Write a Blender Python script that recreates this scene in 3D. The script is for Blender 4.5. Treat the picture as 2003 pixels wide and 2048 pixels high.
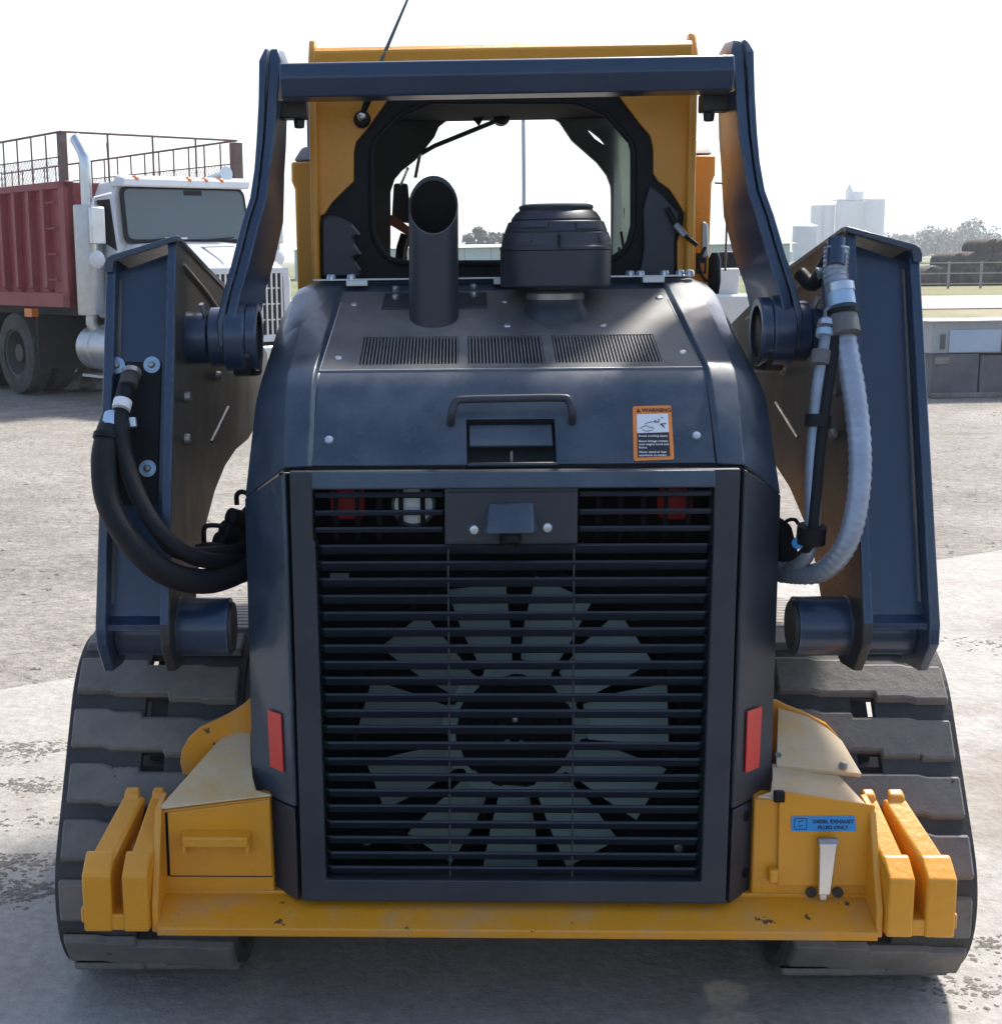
import bpy, bmesh, math, random
from mathutils import Vector, Matrix
random.seed(7)
for o in list(bpy.data.objects): bpy.data.objects.remove(o)
scene = bpy.context.scene
COL = scene.collection

# ------------------------------------------------------------------ camera
F, CX, CY = 2687.0, 726.0, 973.5            # focal length and principal point in photo units (1904 wide)
PITCH, YAW, ROLL = .1769, .0429, .01286
CAM = Vector((-.142, 0, 1.62))
_cp, _sp, _cy, _sy = math.cos(PITCH), math.sin(PITCH), math.cos(YAW), math.sin(YAW)
FWD = Vector((-_sy*_cp, _cy*_cp, -_sp)); _r = Vector((_cy, _sy, 0)); _u = _r.cross(FWD)
RGT = _r*math.cos(ROLL) - _u*math.sin(ROLL); UP = _u*math.cos(ROLL) + _r*math.sin(ROLL)
cd = bpy.data.cameras.new('camera'); cam = bpy.data.objects.new('camera', cd); COL.objects.link(cam)
cam.matrix_world = Matrix(((RGT.x, UP.x, -FWD.x, CAM.x), (RGT.y, UP.y, -FWD.y, CAM.y), (RGT.z, UP.z, -FWD.z, CAM.z), (0, 0, 0, 1)))
cd.sensor_fit = 'HORIZONTAL'; cd.sensor_width = 36; cd.lens = F/1904*36
cd.shift_x = (952-CX)/1904; cd.clip_start = .05; cd.clip_end = 6000
scene.camera = cam
scene.render.resolution_x, scene.render.resolution_y = 1001, 1024

# ------------------------------------------------------------------ light
SUN_EL, SUN_AZ = math.radians(52), math.radians(33)     # azimuth from +Y towards +X
w = bpy.data.worlds.new('World'); scene.world = w; w.use_nodes = True
wn = w.node_tree.nodes; wl = w.node_tree.links; wn.clear()
sky = wn.new('ShaderNodeTexSky'); sky.sky_type = 'NISHITA'; sky.sun_disc = False
sky.sun_elevation = SUN_EL; sky.sun_rotation = SUN_AZ
sky.air_density = 1.0; sky.dust_density = 2.6; sky.ozone_density = 1.0; sky.altitude = 300
bgn = wn.new('ShaderNodeBackground'); bgn.inputs[1].default_value = .13
wo = wn.new('ShaderNodeOutputWorld'); wl.new(sky.outputs[0], bgn.inputs[0]); wl.new(bgn.outputs[0], wo.inputs[0])
sl = bpy.data.lights.new('sun', 'SUN'); sl.energy = 3.6; sl.angle = math.radians(7); sl.color = (1, .95, .87)
so = bpy.data.objects.new('sun', sl); COL.objects.link(so)
sd = Vector((math.sin(SUN_AZ)*math.cos(SUN_EL), math.cos(SUN_AZ)*math.cos(SUN_EL), math.sin(SUN_EL)))
so.rotation_euler = (-sd).to_track_quat('-Z', 'Y').to_euler(); so.location = (6, 8, 12)
vs = scene.view_settings; vs.view_transform = 'Standard'; vs.look = 'None'; vs.gamma = 1; vs.exposure = 1.12

# ------------------------------------------------------------------ measuring helpers
def ray(x, y): return FWD + RGT*((x-CX)/F) + UP*((CY-y)/F)
def P(x, y, Y): d = ray(x, y); return CAM + d*(Y/d.y)
def PZ(x, y, Z=0.): d = ray(x, y); return CAM + d*((Z-CAM.z)/d.z)
def PX(x, y, X): d = ray(x, y); return CAM + d*((X-CAM.x)/d.x)

# ------------------------------------------------------------------ materials
def mat(name, col, rough=.5, metal=0., var=.0, vscale=8., bump=.0, bscale=60., dust=None, damt=.0, dscale=3., coat=0., spec=.5, rvar=.0, stretch=(1,1,1), dsharp=.18, wear=None, wr=.006, chips=None, objrand=False):
    m = bpy.data.materials.new(name); m.use_nodes = True
    n = m.node_tree.nodes; l = m.node_tree.links; b = n['Principled BSDF']
    b.inputs['Roughness'].default_value = rough; b.inputs['Metallic'].default_value = metal
    b.inputs['Coat Weight'].default_value = coat; b.inputs['Coat Roughness'].default_value = .12
    b.inputs['Specular IOR Level'].default_value = spec
    c4 = (*col, 1)
    tc = n.new('ShaderNodeTexCoord'); mp = n.new('ShaderNodeMapping'); mp.inputs['Scale'].default_value = stretch
    l.new(tc.outputs['Object'], mp.inputs[0])
    if objrand:
        oi = n.new('ShaderNodeObjectInfo'); sv = n.new('ShaderNodeVectorMath'); sv.operation = 'SCALE'; sv.inputs[0].default_value = (7.3, 4.1, 9.7); l.new(oi.outputs['Random'], sv.inputs['Scale']); l.new(sv.outputs[0], mp.inputs['Location'])
    cs = None
    def noise(sc, det=6, r=.6):
        t = n.new('ShaderNodeTexNoise'); t.inputs['Scale'].default_value = sc; t.inputs['Detail'].default_value = det
        t.inputs['Roughness'].default_value = r; l.new(mp.outputs[0], t.inputs['Vector']); return t
    rgb = n.new('ShaderNodeRGB'); rgb.outputs[0].default_value = c4; cs = rgb.outputs[0]
    if var:
        t = noise(vscale); h = n.new('ShaderNodeMapRange'); l.new(t.outputs[0], h.inputs[0])
        h.inputs[1].default_value = .25; h.inputs[2].default_value = .75
        h.inputs[3].default_value = 1-var; h.inputs[4].default_value = 1+var
        mx = n.new('ShaderNodeVectorMath'); mx.operation = 'SCALE'; l.new(cs, mx.inputs[0]); l.new(h.outputs[0], mx.inputs['Scale']); cs = mx.outputs[0]
    if dust:
        t = noise(dscale, 9, .68); h = n.new('ShaderNodeMapRange'); l.new(t.outputs[0], h.inputs[0])
        c = .66-.3*damt
        h.inputs[1].default_value = c-dsharp; h.inputs[2].default_value = c+dsharp; h.inputs[4].default_value = min(1, damt*1.2)
        mx = n.new('ShaderNodeMix'); mx.data_type = 'RGBA'; l.new(h.outputs[0], mx.inputs[0]); l.new(cs, mx.inputs[6]); mx.inputs[7].default_value = (*dust, 1); cs = mx.outputs[2]
        rr = n.new('ShaderNodeMapRange'); l.new(h.outputs[0], rr.inputs[0]); rr.inputs[3].default_value = rough; rr.inputs[4].default_value = .85
        l.new(rr.outputs[0], b.inputs['Roughness'])
    elif rvar:
        t = noise(vscale*1.7, 5); rr = n.new('ShaderNodeMapRange'); l.new(t.outputs[0], rr.inputs[0]); rr.inputs[1].default_value = .3; rr.inputs[2].default_value = .7
        rr.inputs[3].default_value = max(.03, rough-rvar); rr.inputs[4].default_value = rough+rvar; l.new(rr.outputs[0], b.inputs['Roughness'])
    def blend(fac, col_):
        mx = n.new('ShaderNodeMix'); mx.data_type = 'RGBA'; l.new(fac, mx.inputs[0]); l.new(cs, mx.inputs[6]); mx.inputs[7].default_value = (*col_, 1); return mx.outputs[2]
    if wear:
        bv = n.new('ShaderNodeBevel'); bv.samples = 4; bv.inputs[0].default_value = wr; ge_ = n.new('ShaderNodeNewGeometry')
        dt = n.new('ShaderNodeVectorMath'); dt.operation = 'DOT_PRODUCT'; l.new(bv.outputs[0], dt.inputs[0]); l.new(ge_.outputs['Normal'], dt.inputs[1])
        e1 = n.new('ShaderNodeMapRange'); l.new(dt.outputs['Value'], e1.inputs[0]); e1.inputs[1].default_value = .99; e1.inputs[2].default_value = .90
        t = noise(26, 6, .7); e2 = n.new('ShaderNodeMapRange'); l.new(t.outputs[0], e2.inputs[0]); e2.inputs[1].default_value = .42; e2.inputs[2].default_value = .62
        mu = n.new('ShaderNodeMath'); mu.operation = 'MULTIPLY'; l.new(e1.outputs[0], mu.inputs[0]); l.new(e2.outputs[0], mu.inputs[1]); cs = blend(mu.outputs[0], wear)
    if chips:
        t = noise(chips[1], 4, .6); e3 = n.new('ShaderNodeMapRange'); l.new(t.outputs[0], e3.inputs[0]); e3.inputs[1].default_value = chips[2]; e3.inputs[2].default_value = chips[2]+.02; cs = blend(e3.outputs[0], chips[0])
    l.new(cs, b.inputs['Base Color'])
    if bump:
        t = noise(bscale, 8, .65); bp = n.new('ShaderNodeBump'); bp.inputs['Strength'].default_value = bump; bp.inputs['Distance'].default_value = .02
        l.new(t.outputs[0], bp.inputs['Height']); l.new(bp.outputs[0], b.inputs['Normal'])
    return m
DUST = (.30, .27, .235)
M = {}
M['blue'] = mat('blue_grey_paint', (.018, .037, .062), .28, var=.14, chips=((.050,.068,.092), 110, .63), vscale=5, dust=(.10,.125,.16), damt=.42, dscale=9, coat=.25, bump=.03, bscale=300)
M['armblue'] = mat('deep_blue_paint', (.011, .032, .074), .28, var=.15, vscale=6, dust=(.07,.085,.10), damt=.12, dscale=4, coat=.3, wear=(.11,.14,.18), bump=.04, bscale=200)
M['char'] = mat('charcoal_plastic', (.020, .026, .038), .42, var=.12, vscale=9, dust=(.11,.105,.11), damt=.2, dscale=5, bump=.06, bscale=350)
M['tdust'] = mat('dusty_charcoal_sheet', (.045, .052, .062), .40, var=.15, vscale=9, dust=(.24,.22,.20), damt=.62, dscale=5, bump=.05, bscale=220)
M['black'] = mat('black_rubber', (.006, .0065, .009), .55, var=.3, vscale=20, bump=.05, spec=.25)
M['hose'] = mat('black_woven_sleeve', (.006, .007, .011), .6, var=.3, vscale=40, bump=.3, bscale=260, spec=.3)
M['silver'] = mat('silver_blue_sleeve', (.33, .38, .46), .24, var=.14, vscale=8, metal=.35, dust=(.16,.14,.14), damt=.38, dscale=6, bump=.12, bscale=120)
M['dark'] = mat('dark_void_metal', (.006, .007, .009), .8, spec=.08)
M['louver'] = mat('louver_paint', (.012, .017, .031), .40, var=.15, vscale=12, dust=(.06,.06,.07), damt=.12, dscale=8)
M['yellow'] = mat('yellow_paint', (.72, .292, .010), .36, var=.08, vscale=7, dust=(.42,.26,.08), damt=.14, dscale=5, coat=.2, bump=.16, bscale=55, wear=(.45,.30,.13), chips=((.05,.035,.025), 38, .735))
M['yworn'] = mat('worn_yellow_paint', (.68, .272, .010), .42, wear=(.25,.16,.08), chips=((.06,.04,.028), 24, .67), var=.10, vscale=9, dust=(.28,.22,.15), damt=.32, dscale=9, bump=.08, bscale=90, dsharp=.08)
M['ytop'] = mat('dusty_glare_yellow_paint', (.60, .34, .10), .30, var=.08, vscale=9, dust=(.62,.52,.38), damt=.72, dscale=7, coat=.5, bump=.05, bscale=90)  # pale cream dust tint also paints in sky glare on the upward plates
M['tread'] = mat('dusty_track_rubber', (.110, .103, .097), .62, var=.2, vscale=7, dust=(.25,.215,.18), damt=.6, dscale=6, bump=.22, bscale=30, wear=(.05,.048,.046), wr=.008, chips=((.03,.029,.028), 13, .69), objrand=True)
M['belt'] = mat('track_belt_rubber', (.038, .037, .037), .7, var=.3, vscale=12, dust=(.09,.08,.07), damt=.35, dscale=10, bump=.3, bscale=60)
M['zinc'] = mat('zinc_steel', (.52, .56, .60), .32, metal=.75, var=.1, vscale=30)
M['chrome'] = mat('chrome', (.62, .63, .65), .25, metal=1., var=.05)
M['washer'] = mat('plated_washer', (.36, .50, .64), .4, metal=.3, var=.08, vscale=40)
M['blade'] = mat('pale_fan_plastic', (.20, .25, .225), .5, var=.12, vscale=14, dust=(.11,.12,.11), damt=.35, dscale=14)
M['red'] = mat('red_lens', (.30, .006, .006), .25)
M['refl'] = mat('red_reflector', (.62, .022, .018), .3, var=.06, vscale=60)
M['whitel'] = mat('white_lens', (.62, .63, .62), .2, bump=.4, bscale=260)
M['dwhite'] = mat('decal_white', (.74, .75, .76), .45)
M['dorange'] = mat('decal_orange', (.78, .23, .03), .45)
M['dblack'] = mat('decal_black', (.012, .012, .016), .45)
M['dblue'] = mat('decal_blue', (.03, .27, .62), .4)
M['soot'] = mat('sooty_pipe', (.012, .010, .009), .85, var=.4, vscale=14, spec=.1)
M['mirrorfilm'] = mat('rod_grey', (.10, .11, .12), .4, metal=.4)
M['orange'] = mat('orange_strap', (.55, .10, .02), .5)
M['cabgrey'] = mat('grey_cab_trim', (.13, .14, .135), .6, var=.15, vscale=10)
M['pin'] = mat('bare_pin_steel', (.30, .29, .28), .38, metal=.7, var=.3, vscale=30)
M['brown'] = mat('shaded_grimy_steel', (.022, .022, .024), .42, var=.35, vscale=7, dust=(.085,.07,.055), damt=.26, dscale=9, bump=.1, bscale=70)  # inner arm plates' shade and dirt reflection painted dark brown, with slight dust

def glassmat(name, tint, mixf, rough=.05):
    m = bpy.data.materials.new(name); m.use_nodes = True; n = m.node_tree.nodes; l = m.node_tree.links
    b = n['Principled BSDF']; b.inputs['Base Color'].default_value = (*tint, 1); b.inputs['Roughness'].default_value = rough
    t = n.new('ShaderNodeBsdfTransparent'); t.inputs[0].default_value = (.86, .93, .89, 1)
    mx = n.new('ShaderNodeMixShader'); mx.inputs[0].default_value = mixf
    l.new(t.outputs[0], mx.inputs[1]); l.new(b.outputs[0], mx.inputs[2]); l.new(mx.outputs[0], n['Material Output'].inputs[0]); return m
M['sideglass'] = mat('grimy_side_screen', (.34, .38, .34), .5, var=.12, vscale=6)
for _n in [M['sideglass'].node_tree]:
    _t = _n.nodes.new('ShaderNodeBsdfTranslucent'); _t.inputs[0].default_value = (.42, .48, .42, 1); _m = _n.nodes.new('ShaderNodeMixShader'); _m.inputs[0].default_value = .6
    _n.links.new(_n.nodes['Principled BSDF'].outputs[0], _m.inputs[1]); _n.links.new(_t.outputs[0], _m.inputs[2]); _n.links.new(_m.outputs[0], _n.nodes['Material Output'].inputs[0])
M['winglass'] = glassmat('truck_window_glass', (.12, .15, .15), .86, .10)

# ------------------------------------------------------------------ mesh helpers
def V(*a): return Vector(a)
def obj(name, bm, m, parent=None, off=None, smooth=40, bevel=0., seg=2):
    if isinstance(bm, tuple):
        me = bpy.data.meshes.new(name); me.from_pydata([tuple(v) for v in bm[0]], [], bm[1])
        b2 = bmesh.new(); b2.from_mesh(me); bmesh.ops.recalc_face_normals(b2, faces=b2.faces[:]); b2.to_mesh(me); b2.free()
    else:
        bmesh.ops.recalc_face_normals(bm, faces=bm.faces[:])
        me = bpy.data.meshes.new(name); bm.to_mesh(me); bm.free()
    if smooth:
        for p in me.polygons: p.use_smooth = True
        me.set_sharp_from_angle(angle=math.radians(smooth))
    me.materials.append(M[m] if isinstance(m, str) else m)
    o = bpy.data.objects.new(name, me); COL.objects.link(o)
    if parent is not None:
        o.parent = parent
        if parent.parent is None: o.location = -parent.location if off is None else off
    if bevel:
        md = o.modifiers.new('bevel', 'BEVEL'); md.width = bevel; md.segments = seg; md.limit_method = 'ANGLE'; md.angle_limit = math.radians(35)
    return o
def tag(o, label, cat, group=None, kind=None):
    if label: o['label'] = label
    if cat: o['category'] = cat
    if group: o['group'] = group
    if kind: o['kind'] = kind
    return o
def empty(name, loc, rz=0.):
    e = bpy.data.objects.new(name, None); COL.objects.link(e); e.location = loc; e.rotation_euler = (0, 0, rz); e.empty_display_size = .2; return e
def box(bm, a, b):
    x0, y0, z0 = a; x1, y1, z1 = b
    v = [bm.verts.new(p) for p in ((x0,y0,z0),(x1,y0,z0),(x1,y1,z0),(x0,y1,z0),(x0,y0,z1),(x1,y0,z1),(x1,y1,z1),(x0,y1,z1))]
    for f in ((0,3,2,1),(4,5,6,7),(0,1,5,4),(1,2,6,5),(2,3,7,6),(3,0,4,7)): bm.faces.new([v[i] for i in f])
    return bm
def boxm(*ab):
    bm = bmesh.new()
    for a, b in ab: box(bm, a, b)
    return bm
def prism(bm, pts, vec):
    vec = Vector(vec); a = [bm.verts.new(p) for p in pts]; b = [bm.verts.new(Vector(p)+vec) for p in pts]; n = len(pts)
    bm.faces.new(a); bm.faces.new(b[::-1])
    for i in range(n): bm.faces.new((a[i], b[i], b[(i+1)%n], a[(i+1)%n]))
    return bm
def prismm(pts, vec): return prism(bmesh.new(), pts, vec)
def plate(outer, holes, vec):
    """flat plate (planar 3D loops) with holes, given thickness by vec"""
    bm = bmesh.new(); ed = []
    for lp in [outer]+holes:
        v = [bm.verts.new(p) for p in lp]
        for i in range(len(v)): ed.append(bm.edges.new((v[i], v[(i+1)%len(v)])))
    bmesh.ops.triangle_fill(bm, use_beauty=True, use_dissolve=False, edges=ed)
    r = bmesh.ops.extrude_face_region(bm, geom=bm.faces[:])
    bmesh.ops.translate(bm, vec=Vector(vec), verts=[g for g in r['geom'] if isinstance(g, bmesh.types.BMVert)])
    return bm
def tube(bm, pts, r, seg=10, cap=True):
    pts = [Vector(p) for p in pts]; n = len(pts); rs = r if isinstance(r, (list, tuple)) else [r]*n
    ref = None; rings = []
    for i, p in enumerate(pts):
        t = (pts[min(i+1, n-1)] - pts[max(i-1, 0)]).normalized()
        if ref is None: ref = t.orthogonal().normalized()
        ref = (ref - t*ref.dot(t)).normalized(); b = t.cross(ref)
        rings.append([bm.verts.new(p + (ref*math.cos(2*math.pi*k/seg) + b*math.sin(2*math.pi*k/seg))*rs[i]) for k in range(seg)])
    for i in range(n-1):
        for k in range(seg): bm.faces.new((rings[i][k], rings[i][(k+1)%seg], rings[i+1][(k+1)%seg], rings[i+1][k]))
    if cap: bm.faces.new(rings[0][::-1]); bm.faces.new(rings[-1])
    return bm
def tubem(pts, r, seg=10, cap=True): return tube(bmesh.new(), pts, r, seg, cap)
def spline(pts, n=8):
    pts = [Vector(p) for p in pts]; out = []
    q = [pts[0]*2-pts[1]] + pts + [pts[-1]*2-pts[-2]]
    for i in range(1, len(q)-2):
        for k in range(n):
            t = k/n; a, b, c, d = q[i-1], q[i], q[i+1], q[i+2]
            out.append(.5*((2*b)+(c-a)*t+(2*a-5*b+4*c-d)*t*t+(3*b-a-3*c+d)*t**3))
    out.append(pts[-1]); return out
def lathe(bm, c, axis, prof, seg=24):
    """prof: list of (distance along axis, radius)"""
    c = Vector(c); ax = Vector(axis).normalized(); e = ax.orthogonal().normalized(); f = ax.cross(e); rings = []
    for d, r in prof:
        rings.append([bm.verts.new(c + ax*d + (e*math.cos(2*math.pi*k/seg)+f*math.sin(2*math.pi*k/seg))*max(r, 1e-4)) for k in range(seg)])
    for i in range(len(rings)-1):
        for k in range(seg): bm.faces.new((rings[i][k], rings[i][(k+1)%seg], rings[i+1][(k+1)%seg], rings[i+1][k]))
    bm.faces.new(rings[0][::-1]); bm.faces.new(rings[-1]); return bm
def lathem(c, axis, prof, seg=24): return lathe(bmesh.new(), c, axis, prof, seg)
def bolt(c, nrm, r, h=None):
    h = h or r*.5
    return lathem(c, nrm, [(-.004, r), (h*.5, r), (h*.9, r*.8), (h, r*.4)], 12)
def rnd(pts, rad, n=5):
    """round the corners of a closed list of 3D points"""
    out = []; k = len(pts)
    for i in range(k):
        p, a, b = Vector(pts[i]), Vector(pts[i-1]), Vector(pts[(i+1)%k]); r = rad[i] if isinstance(rad, (list, tuple)) else rad
        if r <= 0: out.append(p); continue
        da, db = (a-p), (b-p); r_ = min(r, da.length*.48, db.length*.48); s, e = p+da.normalized()*r_, p+db.normalized()*r_
        for j in range(n+1):
            t = j/n; out.append(s*(1-t)**2 + p*2*t*(1-t) + e*t*t)
    return out
def loft(bm, secs, cap=True, closed=True):
    rings = [[bm.verts.new(p) for p in s] for s in secs]; n = len(secs[0])
    for i in range(len(rings)-1):
        for k in range(n if closed else n-1): bm.faces.new((rings[i][k], rings[i][(k+1)%n], rings[i+1][(k+1)%n], rings[i+1][k]))
    if cap and closed: bm.faces.new(rings[0][::-1]); bm.faces.new(rings[-1])
    return bm
def text(body, size, origin, xdir, ydir, m, parent, name='lettering', align='LEFT', depth=0., bold=0.):
    cu = bpy.data.curves.new('tmp_text', 'FONT'); cu.body = body; cu.size = size; cu.align_x = align; cu.offset = bold; cu.resolution_u = 3
    t = bpy.data.objects.new('tmp_text', cu); COL.objects.link(t); bpy.context.view_layer.update()
    me = bpy.data.meshes.new_from_object(t.evaluated_get(bpy.context.evaluated_depsgraph_get())); bpy.data.objects.remove(t)
    x, y = Vector(xdir).normalized(), Vector(ydir).normalized(); z = x.cross(y); o_ = Vector(origin)
    for v in me.vertices: v.co = o_ + x*v.co.x + y*v.co.y
    me.materials.clear(); me.materials.append(M[m]); me.name = name
    o = bpy.data.objects.new(name, me); COL.objects.link(o); o.parent = parent
    if parent.parent is None: o.location = -parent.location
    return o
def mir(p): return Vector((-p[0], p[1], p[2]))
def copy_tree(o, parent=None):
    c = o.copy(); COL.objects.link(c)
    if parent is not None: c.parent = parent
    for ch in o.children: copy_tree(ch, c)
    return c

# ================================================================== the setting
def gmat(name, c1, c2, c3, s1, s2, bump, bs, rough=.9, thr=(.42, .60), detail=.25, stretch=(1, 1, 1), crack=0.):
    m = bpy.data.materials.new(name); m.use_nodes = True; n = m.node_tree.nodes; l = m.node_tree.links; b = n['Principled BSDF']
    b.inputs['Roughness'].default_value = rough; b.inputs['Specular IOR Level'].default_value = .25
    tc = n.new('ShaderNodeTexCoord'); mp = n.new('ShaderNodeMapping'); mp.inputs['Scale'].default_value = stretch; l.new(tc.outputs['Object'], mp.inputs[0])
    def nz(sc, det=8, ro=.62, dist=0.):
        t = n.new('ShaderNodeTexNoise'); t.inputs['Scale'].default_value = sc; t.inputs['Detail'].default_value = det; t.inputs['Roughness'].default_value = ro; t.inputs['Distortion'].default_value = dist; l.new(mp.outputs[0], t.inputs['Vector']); return t
    def mr(src, a, b_, c=0., d=1.):
        r = n.new('ShaderNodeMapRange'); l.new(src, r.inputs[0]); r.inputs[1].default_value = a; r.inputs[2].default_value = b_; r.inputs[3].default_value = c; r.inputs[4].default_value = d; return r.outputs[0]
    def mix(f, a, b_):
        x = n.new('ShaderNodeMix'); x.data_type = 'RGBA'; l.new(f, x.inputs[0])
        for k, v in ((6, a), (7, b_)):
            if isinstance(v, tuple): x.inputs[k].default_value = (*v, 1)
            else: l.new(v, x.inputs[k])
        return x.outputs[2]
    a = nz(s1, 10, .66, .6); f = nz(s2, 8, .7); g = nz(bs, 6, .7)
    c = mix(mr(f.outputs[0], .35, .68), c1, c2); c = mix(mr(a.outputs[0], *thr), c, c3)
    sc = n.new('ShaderNodeVectorMath'); sc.operation = 'SCALE'; l.new(c, sc.inputs[0]); l.new(mr(g.outputs[0], .3, .7, 1-detail, 1+detail), sc.inputs['Scale']); l.new(sc.outputs[0], b.inputs['Base Color'])
    if crack:
        vo = n.new('ShaderNodeTexVoronoi'); vo.feature = 'DISTANCE_TO_EDGE'; vo.inputs['Scale'].default_value = crack; dn = nz(2.2, 6, .7)
        ad = n.new('ShaderNodeVectorMath'); ad.operation = 'MULTIPLY_ADD'; l.new(dn.outputs['Color'], ad.inputs[0]); ad.inputs[1].default_value = (.35, .35, 0); l.new(mp.outputs[0], ad.inputs[2]); l.new(ad.outputs[0], vo.inputs['Vector'])
        ck = mr(vo.outputs['Distance'], .0015, .004, 1., 0.); c2_ = mix(ck, sc.outputs[0], (.09, .08, .07)); l.new(c2_, b.inputs['Base Color'])
    bp = n.new('ShaderNodeBump'); bp.inputs['Strength'].default_value = bump; bp.inputs['Distance'].default_value = .03; l.new(g.outputs[0], bp.inputs['Height'])
    b2 = n.new('ShaderNodeBump'); b2.inputs['Strength'].default_value = bump*.6; b2.inputs['Distance'].default_value = .08; l.new(f.outputs[0], b2.inputs['Height']); l.new(bp.outputs[0], b2.inputs['Normal']); l.new(b2.outputs[0], b.inputs['Normal'])
    return m
M['yard'] = gmat('gravel_yard', (.275, .250, .218), (.205, .184, .158), (.315, .288, .254), .55, 3.5, .9, 22, thr=(.45, .62), detail=.35)
M['slab'] = gmat('worn_concrete', (.35, .33, .30), (.29, .27, .243), (.215, .188, .155), .8, 6., .35, 30, rough=.8, thr=(.52, .68), detail=.2)
M['road'] = gmat('pale_road', (.33, .31, .285), (.28, .265, .24), (.36, .34, .31), .2, 1.5, .2, 20)
M['grass'] = gmat('field_grass', (.085, .12, .035), (.12, .14, .05), (.18, .165, .075), .05, .6, .6, 6, detail=.3)
M['drygrass'] = gmat('dry_grass', (.20, .18, .09), (.14, .16, .06), (.26, .22, .14), .2, 1.5, .8, 10, detail=.3)
M['mud'] = gmat('dry_mud', (.27, .245, .215), (.21, .19, .165), (.32, .295, .26), 3, 20, .8, 60, detail=.3)
M['stone'] = gmat('pale_stone', (.25, .23, .20), (.18, .165, .145), (.31, .29, .26), 8, 30, .4, 60, detail=.2)

def sheet(name, pts, m):
    bm = bmesh.new(); bm.faces.new([bm.verts.new(p) for p in pts]); o = obj(name, bm, m, smooth=0); o['kind'] = 'structure'; return o
S = 3000
sheet('ground', [(-S, -S, -.06), (S, -S, -.06), (S, S, -.06), (-S, S, -.06)], 'grass')
# yard as an uneven sheet
bm = bmesh.new(); nx, ny = 120, 110; gv = []
for j in range(ny+1):
    row = []
    for i in range(nx+1):
        x = -42+84*i/nx; t = j/ny; y = 2.0+36*t**1.6
        z = -.030+.014*math.sin(x*1.7+math.sin(y*1.3)*2)*math.sin(y*1.9+x*.6)+.008*random.uniform(-1, 1)
        z = min(z, -.012)
        row.append(bm.verts.new((x, y, z)))
    gv.append(row)
for j in range(ny):
    for i in range(nx): bm.faces.new((gv[j][i], gv[j][i+1], gv[j+1][i+1], gv[j+1][i]))
o = obj('yard', bm, 'yard', smooth=60); o['kind'] = 'structure'
M['apron'] = gmat('dark_bounce_cut_ground', (.10, .092, .082), (.075, .07, .062), (.13, .12, .107), .5, 3., .8, 22)  # unseen ground behind camera, made dark to cut bounce light onto the loader
sheet('yard_apron', [(-42, -30, -.034), (42, -30, -.034), (42, 2.0, -.034), (-42, 2.0, -.034)], 'apron')
sheet('dry_verge', [(-60, 37, -.03), (80, 31, -.03), (80, 41, -.03), (-60, 44, -.03)], 'drygrass')
sheet('road', [(-160, 46, -.03), (260, 39, -.03), (260, 51, -.03), (-160, 60, -.03)], 'road')
# concrete slab with a slightly broken edge
e0, e1 = Vector((-1.855, 5.205)), Vector((2.944, 7.772)); ed = (e1-e0).normalized(); enr = Vector((-ed.y, ed.x))
top = []
for k in range(121):
    t = -7+k*.16; q = e0+ed*t+enr*(random.uniform(-.012, .012)+.02*math.sin(t*2.3)); top.append((q.x, q.y, 0))
pts = top+[(9, 1.9, 0), (-9, 1.9, 0)]
bm = bmesh.new(); prism(bm, pts, (0, 0, -.09)); o = obj('concrete_slab', bm, 'slab', smooth=0); o['kind'] = 'structure'
# gravel lying on the yard
bm = bmesh.new()
def stone(bm, c, r, flat=.6):
    v = []
    for k in range(3):
        pass
    rot = random.uniform(0, 6.28); up = bm.verts.new((c[0], c[1], c[2]+r*flat)); ring = []
    for k in range(5):
        a = rot+k*1.2566; q = r*random.uniform(.7, 1.2); ring.append(bm.verts.new((c[0]+q*math.cos(a), c[1]+q*math.sin(a)*.9, c[2]+r*flat*random.uniform(-.1, .35))))
    for k in range(5): bm.faces.new((up, ring[k], ring[(k+1)%5]))
for k in range(5200):
    y = 4.6+14*random.random()**1.5; x = random.uniform(-1, 1)*(1.2+y*.45)
    if (Vector((x, y))-e0).dot(enr) < .05: continue
    stone(bm, (x, y, -.026), random.choice((.005, .006, .008, .008, .010, .013, .017)) if random.random() < .985 else .026, .45)
tag(obj('gravel', bm, 'stone', smooth=0), 'loose pale gravel strewn over the yard behind the loader', 'gravel', kind='stuff')
# mud crumbs on the slab
bm = bmesh.new()
spots = [(PZ(30, 1425), .16, 170), (PZ(20, 1490), .10, 60), (PZ(75, 1500), .08, 40), (PZ(30, 1640), .13, 90), (PZ(85, 1690), .10, 70), (PZ(10, 1700), .12, 60), (PZ(60, 1560), .2, 30),
         (PZ(1880, 1225), .22, 40), (PZ(1870, 1800), .10, 40), (PZ(1850, 1880), .12, 40)]
for c, r, n in spots:
    for k in range(n*5):
        a = random.uniform(0, 6.28); q = r*random.random()**.8*(1+.4*math.sin(a*3)); stone(bm, (c.x+q*math.cos(a)*1.5, c.y+q*math.sin(a)*.7, .0005), .0015+.010*random.random()**3, random.uniform(.12, .3))
tag(obj('mud_crumbs', bm, 'mud', smooth=0), 'crumbs of dried mud dropped on the concrete slab', 'mud', kind='stuff')

# ================================================================== the track loader
LD = empty('compact_track_loader', (0, 3.6, 0))
tag(LD, 'yellow and blue-grey compact track loader seen from behind, filling the photo', 'track loader')
def two(fn):
    for s in (-1, 1): fn(s)

# ---- chassis
bm = bmesh.new()
box(bm, (-.56, 3.05, .24), (.56, 4.75, .62)); box(bm, (-.45, 3.4, .62), (.45, 4.7, .98))
obj('chassis', bm, 'yworn', LD, bevel=.01)

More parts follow.
